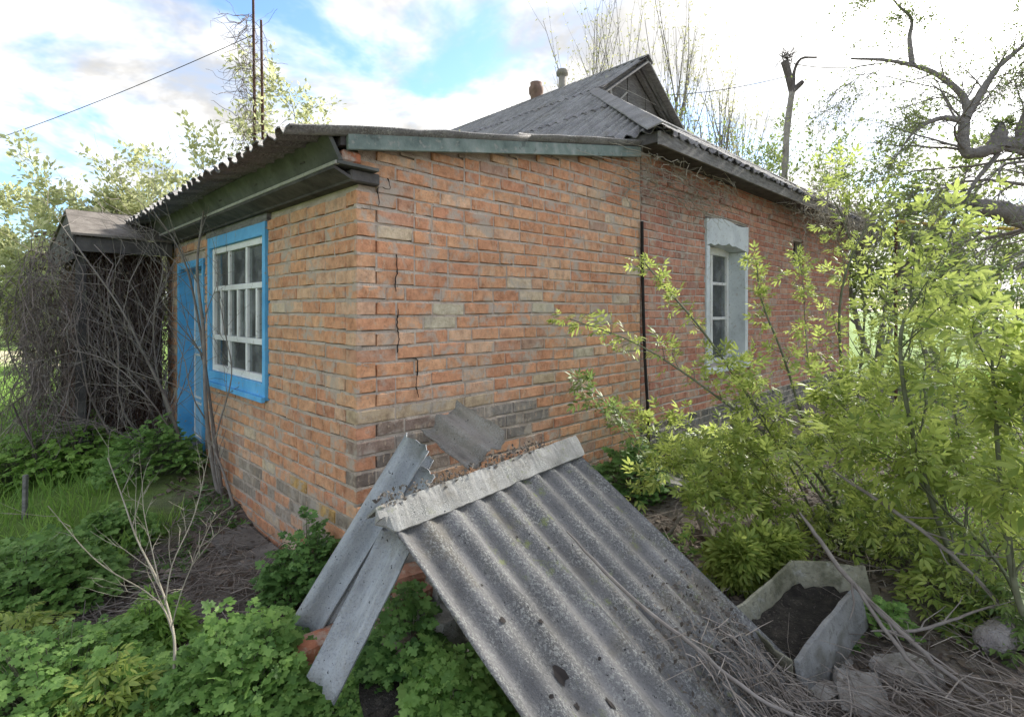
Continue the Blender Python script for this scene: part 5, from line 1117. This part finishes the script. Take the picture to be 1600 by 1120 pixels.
tag(tubeobj('twigs', polys, M_BARK, dt, 3), kind='stuff')
cfR = C(3, [6, 5, 5, 4], [8, 5, 4, 0], [.7, .7, .7, .6], [.5, .5, .5, .5], [.12, .14, .15, .15], [.03, .04, .03, .03], 2, [.3, .2, .2, .2], rr=[.5, .5, .5, .5], minr=.004)
for i, (px, d, h, mt, lab) in enumerate([(1205, 12, 5.6, M_FAR, 'leafing tree behind the dead trunk'), (1285, 12, 5.3, M_FAR, 'leafing tree right of the dead trunk'), (1370, 11, 4.8, M_FAR, 'leafing tree beyond the far end of the house'), (1460, 12, 4.2, M_FAR, 'leafing tree below the big bare limb'), (1560, 12, 3.6, M_FAR, 'leafing tree behind the yellow pipe at the right edge')]):
    tree('leafing_tree', lab, px, d, [((.1, 0, 1), h*.75, .08), ((-.3, .1, 1), h*.7, .07), ((.3, .1, 1), h*.65, .06)], 60+i, cfR, M_BARK_G, mt, LEAF2, .085, 3, .09, 'trees beyond the house on the right')
# big old tree at the right edge, trunk outside the picture
bt_ = P(1720, HY, 6.2); bt_ = np.array([bt_[0], bt_[1], gz(bt_[0], bt_[1])]); Q = lambda px, py, d=6.2: P(px, py, d)
cfT = C(3, [6, 6, 5, 4], [18, 7, 5, 0], [.8, .7, .7, .6], [.34, .6, .6, .5], [.12, .14, .16, .16], [-.04, -.09, -.12, -.08], 2, [.25, .15, .15, .2], rr=[.26, .5, .5, .5], minr=.003, stemtip=.13, full=2.2)
plant('old_tree', 'big gnarled bare tree leaning in from the right edge', 'tree', bt_, 71, [
    ([bt_-np.array([0, 0, .1]), Q(1710, 600), Q(1690, 420), Q(1660, 300), Q(1620, 245), Q(1570, 232)], .22),
    ([Q(1650, 270), Q(1590, 225), Q(1545, 235), Q(1510, 238), Q(1506, 205), Q(1511, 172), Q(1500, 145), Q(1455, 112), Q(1390, 95), Q(1330, 92)], .085),
    ([Q(1508, 185), Q(1530, 150), Q(1560, 105), Q(1600, 70), Q(1640, 20)], .055),
    ([Q(1508, 190), Q(1470, 185), Q(1430, 205), Q(1400, 245)], .04),
    ([Q(1425, 100), Q(1421, 60), Q(1424, 30), Q(1400, 5), Q(1380, -30)], .03),
    ([Q(1560, 232), Q(1562, 205), Q(1565, 190)], .12),
    ([Q(1600, 235), Q(1600, 190), Q(1640, 120), Q(1660, 40)], .08),
    ([Q(1560, 240), Q(1520, 290), Q(1490, 350), Q(1480, 400)], .03)], cfT, M_BARK_G, M_FAR, LEAF2, .03, 1, .02, sides=6)
cb = empty('sawn_limb', Q(1690, 350), 0, 'thick dark sawn limb pointing left from the right edge', 'branch'); b0_ = Q(1690, 350)
tubeobj('limb', [(spline([Q(1690, 385)-b0_, Q(1610, 345)-b0_, Q(1560, 328)-b0_, Q(1522, 322)-b0_], 5), np.linspace(.15, .085, 16))], M_BARK_G, cb, 10, True)
yp = empty('gas_pipe', P(1450, 350, 9), 0, 'thin yellow pipe running out of the right edge above the bushes', 'pipe'); b0_ = P(1450, 350, 9)
tubeobj('pipe', [(np.array([P(1400, 346, 9.2)-b0_, P(1450, 350, 9)-b0_, P(1620, 360, 8.4)-b0_, P(1800, 372, 7.8)-b0_]), .028)], M_PIPE, yp, 8)
for px in (1400, 1700): tubeobj('support', [(np.array([P(px, 347+(px-1400)*.06, 9.2-(px-1400)*.0035)-b0_, np.array([*(P(px, 347, 9.2-(px-1400)*.0035)[:2]), -.1])-b0_]), .025)], M_RUST, yp, 8)
# vine-wrapped twin poles
for k_, (px, ty, lab) in enumerate([(395, -60, 'tall rusty pole wrapped in dry vine behind the annex roof'), (408, 32, 'shorter rusty pole close beside the tall vine-wrapped one')]):
    b0_ = P(px+4, HY, 9.0); b0_[2] = 0; po = empty('rusty_pole', b0_, 0, lab, 'pole'); tubeobj('shaft', [(np.array([[0, 0, -.1], P(px+4, 300, 9.)-b0_, P(px, ty, 9.)-b0_]), np.array([.034, .03, .02]))], M_RUST, po, 8)
b0_ = P(395, HY, 9.0); b0_[2] = 0; vp = empty('dead_vine', b0_, 0, 'dry vine climbing the twin rusty poles against the sky', 'vine'); polys = []; r = np.random.default_rng(91)
for i in range(190):
    y0 = r.uniform(20, 260); p = P(395+r.normal(0, 4)-12*(r.random() < .5), y0, 9+r.normal(0, .08))-b0_; d = np.array([r.normal(-.25, .6), r.normal(0, .5), r.normal(-.3, .5)]); pts = [p.copy()]
    for j in range(9): d = nrm(d+r.normal(size=3)*.4+np.array([0, 0, -.10])); p = p+d*r.uniform(.04, .10); pts.append(p.copy())
    polys.append((np.array(pts), r.uniform(.003, .007)*np.linspace(1, .5, 10)))
tag(tubeobj('stems', polys, M_VINE, vp, 3), kind='stuff')
n = 260; yl = r.uniform(150, 250, n); pos = np.array([P(395+r.normal(0, 16), q, 9.0+r.normal(0, .2))-b0_ for q in yl]); tag(scatter('leaves', LEAF2, pos, r.normal(size=(n, 3)), r.normal(size=(n, 3)), .09, M_APPLE, vp), kind='stuff')
# weeds whose tops show above the annex roof
cfW = C(1, [6, 4], [6, 0], [.4, .5], [.25, .5], [.05, .08], [.08, .06], 1, [.3, .2], rr=[.5, .5], minr=.004)
for i, (px, h) in enumerate([(500, 3.75), (545, 3.65), (620, 3.7)]):
    b0_ = P(px, HY, 8.6); plant('tall_weed', ['bare weed showing above the annex roof nearest the poles', 'bare weed showing above the middle of the annex roof', 'bare weed showing above the annex roof nearest the main roof'][i], 'plant', (b0_[0], b0_[1], 0), 100+i, [((.0+.06*j-.06, .02, 1), h*(.93+.05*((j*7) % 3)), .012) for j in range(3)], cfW, M_BARK_L, M_POPLAR, LEAF2, .05, 1, .03, 'weeds behind the annex')
# wires
def wire(label, a, b, sag, rad=.008):
    a = np.array(a); b = np.array(b); t = np.linspace(0, 1, 14)[:, None]; pts = a+(b-a)*t; pts[:, 2] -= sag*4*(t*(1-t))[:, 0]; w = empty('overhead_wire', a, 0, label, 'wire'); tubeobj('cable', [(pts-a, rad)], M_TAR, w, 4)
wire('single overhead wire crossing the sky on the left', P(-60, 235, 12), P(395, 55, 9), .1)
wire('wire strung from the dead trunk to the right', P(1240, 100, 11.5), P(1500, 60, 9), .25)
wire('wire strung from the dead trunk back towards the poplars', P(1228, 120, 11.5), P(1010, 150, 13), .1)
